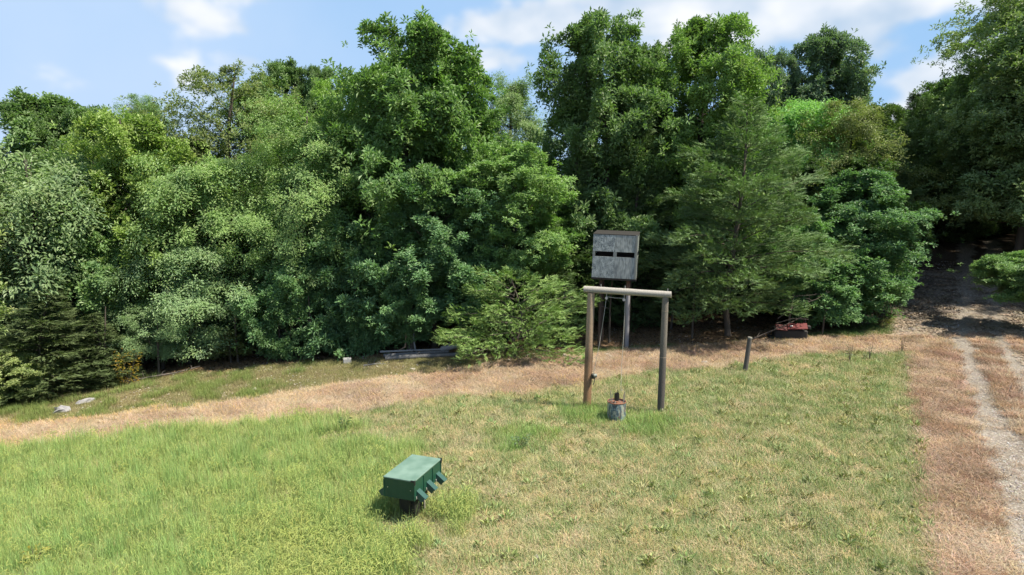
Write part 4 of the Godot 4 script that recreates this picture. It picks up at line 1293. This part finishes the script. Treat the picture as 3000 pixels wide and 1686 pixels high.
func build_small_things() -> void:
	# short post
	var fib := noise_tex(71, 0.03, 5, Color(0.6, 0.58, 0.56), Color(1, 1, 1))
	var grey := worn("stub_post_wood", lin(0.13, 0.125, 0.12), fib, 1.0, 0.9)
	grey.uv1_scale = Vector3(6, 1, 6)
	var pale := worn("stub_post_top", lin(0.33, 0.33, 0.29), fib, 3.0, 0.9)
	var b := P(9.03, -24.57)
	var o := thing("short_post", "short grey wooden post standing alone right of the hoist", "post", b)
	var tp := Vector3(9.16, 1.72, -24.57) - b
	put("shaft", tubed([Vector3(0, -0.3, 0), Vector3.ZERO, tp * 0.5, tp * 0.97], [0.095, 0.095, 0.088, 0.085], 14, true, 0.015), grey, o)
	put("weathered_top", tubed([tp * 0.96, tp], [0.088, 0.083], 14, true, 0.01), pale, o)
	# red machine under brush
	build_red_machine()
	build_logs()
	build_rocks()
	build_weeds()

func build_red_machine() -> void:
	var red := worn("red_paint", lin(0.19, 0.035, 0.04), noise_tex(81, 0.03, 4, Color(0.6, 0.55, 0.55), Color(1, 1, 1)), 2.5, 0.5)
	var black := plain("machine_black", lin(0.02, 0.02, 0.02), 0.8)
	var white := plain("machine_label", lin(0.75, 0.72, 0.7), 0.6)
	var o := thing("red_machine", "old red topped black farm machine lying under brush at the wood edge", "machine", P(12.9, -29.8), -0.25)
	var a := acc()
	bevel_box(a, Transform3D(Basis(), Vector3(0.1, 0.24, -0.4)), Vector3(1.45, 0.46, 0.85), 0.05)
	put("body", mesh_of(a), black, o)
	for k in 2:
		put("skid", tubed([Vector3(-0.85, 0.05, -0.1 - 0.6 * k), Vector3(-0.6, 0.0, -0.05 - 0.6 * k), Vector3(0.8, 0.02, -0.02 - 0.6 * k)], [0.05, 0.06, 0.05], 8), black, o)
	var b1 := Basis(Vector3(1, 0, 0), 0.55)
	put("cover", boxed(Vector3(-0.33, 0.56, 0.0), Vector3(0.5, 0.05, 0.36), 0.012, b1 * Basis(Vector3(0, 0, 1), -0.1)), red, o)
	put("cover", boxed(Vector3(0.36, 0.64, -0.05), Vector3(0.86, 0.05, 0.4), 0.012, b1 * Basis(Vector3(0, 0, 1), 0.08)), red, o)
	put("label_plate", boxed(Vector3(0.1, 0.655, 0.0), Vector3(0.12, 0.012, 0.06), 0.002, b1), white, o)
	put("bracket", boxed(Vector3(0.88, 0.6, -0.2), Vector3(0.16, 0.14, 0.3), 0.02), black, o)
	# brush lying on it
	var twig := worn("dead_twig", lin(0.14, 0.115, 0.10), noise_tex(82, 0.05, 3, Color(0.6, 0.6, 0.6), Color(1, 1, 1)), 3.0, 0.9)
	var defs := [
		["dead_branch", "dead grey branch trailing left from under the red machine", [Vector3(10.9, 0.1, -29.4), Vector3(11.7, 0.42, -29.5), Vector3(12.5, 0.78, -29.5), Vector3(13.5, 1.1, -29.9)], 0.035],
		["dead_branch", "bare branch leaning up to the right behind the red machine", [Vector3(12.6, 0.9, -30.4), Vector3(13.4, 1.45, -30.5), Vector3(14.4, 1.8, -30.5), Vector3(15.3, 2.3, -30.6)], 0.028],
		["dead_branch", "bare horizontal branch above the red machine", [Vector3(12.7, 1.7, -30.6), Vector3(13.6, 1.95, -30.6), Vector3(14.7, 2.0, -30.7)], 0.022],
		["dead_branch", "thin forked stick crossing over the red cover", [Vector3(12.2, 0.85, -29.55), Vector3(12.9, 1.08, -29.5), Vector3(13.7, 1.02, -29.6)], 0.02],
	]
	for d in defs:
		stick(d[0], d[1], d[2], d[3], twig)
	for q in [[13.2, -30.6, 2.0, 0.05, "thin grey sapling trunk just behind the red machine"], [14.1, -30.9, 1.9, 0.035, "second thin sapling trunk right of the red machine"], [14.75, -30.4, 1.55, 0.045, "bare stake like sapling right of the red machine"]]:
		var base := P(q[0], q[1])
		var t := thing("sapling_trunk", q[4], "sapling", base)
		put("stem", tubed([Vector3(0, -0.1, 0), Vector3(0.05, q[2] * 0.5, 0), Vector3(0.16, q[2], 0.02)], [q[3], q[3] * 0.85, q[3] * 0.6], 8, true, 0.06), mats["bark_cedar"], t)

func stick(called: String, label: String, pts: Array, r: float, m: Material, category := "branch") -> void:
	var base: Vector3 = pts[0]
	base.y = land(base.x, base.z)
	var o := thing(called, label, category, base)
	var a := acc()
	var local := []
	for p in pts:
		var w: Vector3 = p
		local.append(Vector3(w.x, land(w.x, w.z) * 0.0 + w.y, w.z) - Vector3(base.x, 0, base.z))
	var radii := []
	for k in local.size(): radii.append(r * (1.0 - 0.6 * k / (local.size() - 1.0)))
	tube(a, local, radii, 6, true, Color.WHITE, 0.1)
	put("stem", mesh_of(a), m, o)
	for k in 4:
		var i := 1 + k % (local.size() - 1)
		var p: Vector3 = local[i].lerp(local[i - 1], rng.randf_range(0.1, 0.7))
		var d := Vector3(rng.randf_range(-0.5, 0.8), rng.randf_range(0.0, 0.5), rng.randf_range(-0.5, 0.6)) * rng.randf_range(0.4, 0.9)
		put("twig", tubed([p, p + d * 0.5 + Vector3(0, 0.04, 0), p + d], [r * 0.45, r * 0.3, r * 0.12], 5), m, o)

func log_thing(label: String, p: Vector3, q: Vector3, r: float, m: Material, called := "fallen_log") -> void:
	var base := P(p.x, p.z)
	var o := thing(called, label, "log", base)
	var a := p - base
	var b := q - base
	var n := 6
	var radii := []
	for k in n + 1: radii.append(r * (1.0 - 0.22 * k / n) * rng.randf_range(0.94, 1.05))
	put("stem", tubed(along(a, b, n), radii, 10, true, 0.05), m, o)
	put("branch_stub", tubed([a.lerp(b, 0.4), a.lerp(b, 0.45) + Vector3(0.05, r * 1.8, 0.03)], [r * 0.35, r * 0.25], 6), m, o)

func L(x: float, z: float, up: float) -> Vector3:
	return P(x, z, up)

func build_logs() -> void:
	var grain := noise_tex(91, 0.03, 5, Color(0.5, 0.5, 0.52), Color(1, 1, 1))
	var grey := worn("log_grey", lin(0.22, 0.225, 0.235), grain, 1.0, 0.9)
	grey.uv1_scale = Vector3(0.8, 5, 5)
	var pale := worn("log_pale", lin(0.40, 0.41, 0.43), grain, 2.0, 0.9)
	var tan := worn("log_tan", lin(0.24, 0.19, 0.145), grain, 2.0, 0.9)
	var dark := worn("log_dark", lin(0.07, 0.055, 0.045), grain, 2.0, 0.9)
	log_thing("long grey weathered log lying in front of the log pile", L(-5.75, -28.95, 0.12), L(-2.4, -28.85, 0.12), 0.12, grey)
	log_thing("second grey log lying behind the long front log", L(-5.9, -29.3, 0.16), L(-2.9, -29.3, 0.18), 0.1, grey)
	log_thing("thin pale pole on top of the log pile", L(-6.1, -29.45, 0.33), L(-3.0, -29.4, 0.27), 0.05, pale)
	log_thing("broken bleached slab of log tilted at the right end of the log pile", L(-3.25, -29.35, 0.3), L(-2.5, -29.2, 0.42), 0.13, pale)
	log_thing("short tan log section standing end on right of the log pile", L(-2.25, -28.95, 0.16), L(-1.65, -28.9, 0.17), 0.17, tan)
	log_thing("dark rotten log lying under the low cedar right of the log pile", L(-1.5, -29.5, 0.22), L(-0.4, -29.5, 0.3), 0.16, dark)
	log_thing("dark fallen log with a sawn end beside the road", L(20.0, -36.2, 0.1), L(22.9, -36.4, 0.3), 0.18, dark)
	var twig: Material = mats["dead_twig"]
	stick("fallen_branch", "long fallen branch along the left wood edge with a forked root end", [L(-17.2, -27.9, 0.08), L(-16.2, -28.4, 0.12), L(-15.3, -28.8, 0.14), L(-14.4, -29.3, 0.25)].map(func(p): return p - Vector3(0, land(-17.2, -27.9), 0)), 0.055, worn("branch_grey", lin(0.22, 0.19, 0.17), grain, 2.0, 0.9))
	stick("fallen_branch", "small stick lying in front of the grey block", [L(-6.6, -28.2, 0.04), L(-6.1, -28.25, 0.07), L(-5.6, -28.2, 0.05)].map(func(p): return p - Vector3(0, land(-6.6, -28.2), 0)), 0.03, pale)
	stick("fallen_branch", "thin fallen branch left of the road, above the dark log", [L(20.6, -38.3, 0.1), L(21.6, -38.6, 0.5), L(23.0, -38.9, 1.2), L(23.8, -39.0, 1.5)].map(func(p): return p - Vector3(0, land(20.6, -38.3), 0)), 0.06, twig)
	stick("road_stick", "dark little stick lying in the grass between the ruts", [L(16.3, -21.0, 0.05), L(16.6, -21.0, 0.09), L(16.9, -20.9, 0.05)].map(func(p): return p - Vector3(0, land(16.3, -21.0), 0)), 0.03, twig, "stick")
	for k in 12:
		var x := -18.5 + k * 2.3 + rng.randf_range(-0.8, 0.8)
		if x > 6.0: x += 2.5
		var s := lookup(EX, ES, x) + rng.randf_range(0.3, 1.2)
		var sp := thing("sapling_trunk", "thin bare sapling trunk in the shade under the wood edge", "sapling", P(x, -s), rng.randf() * TAU, "thin bare trunks under the wood edge")
		var hh := rng.randf_range(2.2, 3.6)
		put("stem", tubed([Vector3(0, -0.1, 0), Vector3(0.05, hh * 0.5, 0.02), Vector3(rng.randf_range(-0.2, 0.3), hh, 0.0)], [0.055, 0.045, 0.02], 7, true, 0.06), mats["bark_cedar"], sp)
		for e in 2:
			var y := hh * rng.randf_range(0.3, 0.7)
			put("dead_limb", tubed([Vector3(0.05, y, 0), Vector3(rng.randf_range(-0.7, 0.7), y + 0.25, rng.randf_range(-0.3, 0.7))], [0.016, 0.004], 5), mats["dead_wood"], sp)
	# square block
	var blk := thing("concrete_block", "small pale grey block sitting on the ground left of the log pile", "block", P(-7.52, -29.0), 0.25)
	put("block", boxed(Vector3(0, 0.12, 0), Vector3(0.36, 0.24, 0.3), 0.02), worn("concrete", lin(0.40, 0.41, 0.42), noise_tex(92, 0.06, 4, Color(0.7, 0.7, 0.7), Color(1, 1, 1)), 3.0, 0.9), blk)
	# pale snag deep in the shade by the road
	var sn := thing("pale_snag", "pale bare broken trunk in the shade left of the road", "snag", P(20.7, -37.3))
	put("trunk", tubed([Vector3(0, -0.2, 0), Vector3(-0.02, 0.5, 0), Vector3(0.05, 1.2, 0), Vector3(0.03, 1.6, 0)], [0.2, 0.15, 0.13, 0.1], 10, true, 0.07), worn("snag_wood", lin(0.42, 0.42, 0.44), grain, 2.0, 0.9), sn)
	# pale torn bark beside the dark trunk behind the log pile
	var tk := thing("tree_stem", "dark stem with pale torn bark strips rising behind the log pile", "tree", P(-4.75, -29.85))
	put("trunk", tubed([Vector3(0, -0.2, 0), Vector3(0, 0.3, 0), Vector3(0.05, 1.2, 0), Vector3(0.0, 3.2, 0)], [0.27, 0.19, 0.17, 0.13], 10, true, 0.06), mats["bark"], tk)
	put("bark_strip", tubed([Vector3(-0.5, 0.28, 0.25), Vector3(-0.22, 0.42, 0.2), Vector3(-0.17, 0.9, 0.12), Vector3(-0.15, 1.9, 0.08)], [0.03, 0.045, 0.05, 0.02], 7), worn("torn_bark", lin(0.48, 0.33, 0.23), grain, 2.0, 0.9), tk)
	put("bark_strip", tubed([Vector3(0.36, 0.04, 0.2), Vector3(0.24, 0.3, 0.16), Vector3(0.17, 0.75, 0.12), Vector3(0.18, 1.3, 0.08)], [0.03, 0.05, 0.04, 0.015], 7), pale, tk)

func rock(label: String, x: float, z: float, size: Vector3, c: Color, group := "") -> void:
	var key := "rock_%d" % int(c.r * 100)
	var m := worn(key, lin(c.r, c.g, c.b), noise_tex(95, 0.05, 4, Color(0.72, 0.72, 0.74), Color(1, 1, 1)) if not mats.has(key) else mats[key].albedo_texture, 3.0, 0.85)
	var a := acc()
	# lumpy rounded stone: a displaced sphere with flat facets
	var rings := 6
	var segs := 9
	var grid := []
	for j in rings + 1:
		var row := []
		for i in segs:
			var th := PI * j / rings
			var ph := TAU * i / segs
			var d := Vector3(sin(th) * cos(ph), cos(th), sin(th) * sin(ph))
			var k := 1.0 + 0.75 * noise_a.get_noise_3dv(d * 9.0 + Vector3(x * 7.0, z * 3.0, 0))
			d.y = clampf(d.y, -0.5, 0.9)
			row.append(d * k * size)
		grid.append(row)
	for j in rings:
		for i in segs:
			var p: Vector3 = grid[j][i]
			var q: Vector3 = grid[j][(i + 1) % segs]
			var r: Vector3 = grid[j + 1][(i + 1) % segs]
			var s: Vector3 = grid[j + 1][i]
			for t3 in [[p, q, r], [p, r, s]]:
				var n: Vector3 = (t3[1] - t3[0]).cross(t3[2] - t3[0])
				if n.length() < 1e-7: continue
				n = n.normalized()
				if n.dot(t3[0] + t3[1] + t3[2]) < 0: n = -n
				tri(a, t3[0], t3[1], t3[2], n)
	var o := put("rock", mesh_of(a), m)
	o.position = P(x, z, size.y * 0.25)
	o.rotation.y = rng.randf() * TAU
	tag(o, label, "rock", group)

func build_rocks() -> void:
	var white := Color(0.30, 0.30, 0.315)
	rock("larger white rock in the grass at the left above the dead grass band", -17.35, -24.2, Vector3(0.3, 0.2, 0.22), white)
	rock("smaller flat white rock behind the larger one at the left", -17.1, -25.3, Vector3(0.3, 0.12, 0.18), white)
	rock("white rock in the grass at the bottom, right of the feeder", 0.5, -11.9, Vector3(0.085, 0.08, 0.07), white)
	rock("pale rock in the dead grass just left of the short post", 7.9, -26.1, Vector3(0.14, 0.08, 0.1), Color(0.55, 0.52, 0.45))
	rock("pale stone in the ground under the red machine", 12.5, -28.6, Vector3(0.12, 0.07, 0.09), Color(0.5, 0.48, 0.46))
	var r := rng
	for i in 46:
		var x := r.randf_range(-15.0, 9.0)
		var z := -(lookup(BX, BS, x) + r.randf_range(-0.5, 3.4))
		if i % 4 == 0:
			x = r.randf_range(4.0, 8.5)
			z = -r.randf_range(27.4, 28.8)
		var k := r.randf_range(0.04, 0.1)
		rock("small pale stone scattered along the upper edge of the dead grass band", x, z, Vector3(k * 1.3, k * 0.6, k), Color(0.52, 0.48, 0.41), "small pale stones")

func build_weeds() -> void:
	var defs := [
		["leafy green weed standing alone in the middle meadow behind and left of the feeder", -5.28, -19.8, 0.55, 0.26, Color(0.07, 0.14, 0.04), 50],
		["broad blue green weed clump left of the drum", 0.25, -17.6, 0.42, 0.32, Color(0.1, 0.17, 0.08), 60],
		["tall dark stalked weed at the top edge of the meadow near the road", 13.5, -25.4, 0.75, 0.16, Color(0.06, 0.09, 0.04), 22],
		["second tall dark weed right of the first near the road", 14.4, -25.6, 0.7, 0.16, Color(0.07, 0.1, 0.04), 22],
		["reddish brown dock stalk in the dead grass near the road", 16.3, -26.6, 0.7, 0.15, Color(0.12, 0.07, 0.05), 26],
		["yellow green shrubby growth left of the road at the wood edge", 18.6, -32.2, 0.7, 0.9, Color(0.14, 0.15, 0.035), 260],
		["low green growth left of the yellow green shrub by the road", 16.6, -31.3, 0.45, 0.9, Color(0.08, 0.12, 0.035), 220],
		["small yellowing bush beside the far end of the road", 24.8, -39.8, 0.9, 0.7, Color(0.13, 0.12, 0.04), 160],
		["small bush of scattered yellow and orange leaves under the left wood edge", -16.75, -27.6, 1.5, 0.85, Color(0.30, 0.22, 0.035), 300],
		["bright yellow green weed at the lower left corner", -9.9, -12.6, 0.5, 0.3, Color(0.3, 0.27, 0.05), 60],
	]
	var m: Material = mats["tree_leaf"]
	for d in defs:
		var o := thing("weed", d[0], "weed" if d[4] < 0.5 else "shrub", P(d[1], d[2]))
		var a := acc()
		var w := acc()
		for k in 5:
			var yaw := k * 1.3
			var q := Vector3(cos(yaw) * d[4] * 0.6, d[3], sin(yaw) * d[4] * 0.6)
			tube(w, [Vector3(0, -0.03, 0), q * 0.5 + Vector3(0, 0.05, 0), q], [0.008, 0.007, 0.003], 5, false)
		for k in d[6]:
			var f := rng.randf_range(0.1, 1.0)
			var yaw := rng.randf() * TAU
			var r: float = d[4] * sqrt(rng.randf()) * (0.5 + 0.5 * f)
			var dir := Vector3(cos(yaw), rng.randf_range(-0.2, 0.6), sin(yaw)).normalized()
			var up := (Vector3.UP - dir * dir.y).normalized()
			var before: int = a.v.size()
			leaf(a, Vector3(cos(yaw) * r * 0.7, d[3] * f * rng.randf_range(0.8, 1.1), sin(yaw) * r * 0.7), dir, rng.randf_range(0.07, 0.15), rng.randf_range(0.03, 0.065), up)
			var col := vary(d[5], 0.25 if d[6] != 300 else 0.5)
			for i in range(before, a.v.size()): a.c[i] = col
		put("stalk", mesh_of(w), mats["bark"], o)
		var f2 := put("foliage", mesh_of(a), m, o)
		f2.set_meta("kind", "stuff")

func _ready() -> void:
	rng.seed = 7
	noise_a.seed = 5
	noise_a.frequency = 0.35
	noise_a.fractal_octaves = 3
	noise_b.seed = 9
	noise_b.frequency = 0.35
	noise_b.fractal_octaves = 3
	set_view()
	var t0 := Time.get_ticks_msec()
	build_ground()
	print("ground ", Time.get_ticks_msec() - t0)
	build_trees()
	print("trees ", Time.get_ticks_msec() - t0)
	build_grass()
	print("grass ", Time.get_ticks_msec() - t0)
	build_feeder()
	build_hoist()
	build_drum()
	build_blind()
	build_small_things()
	print("all ", Time.get_ticks_msec() - t0)
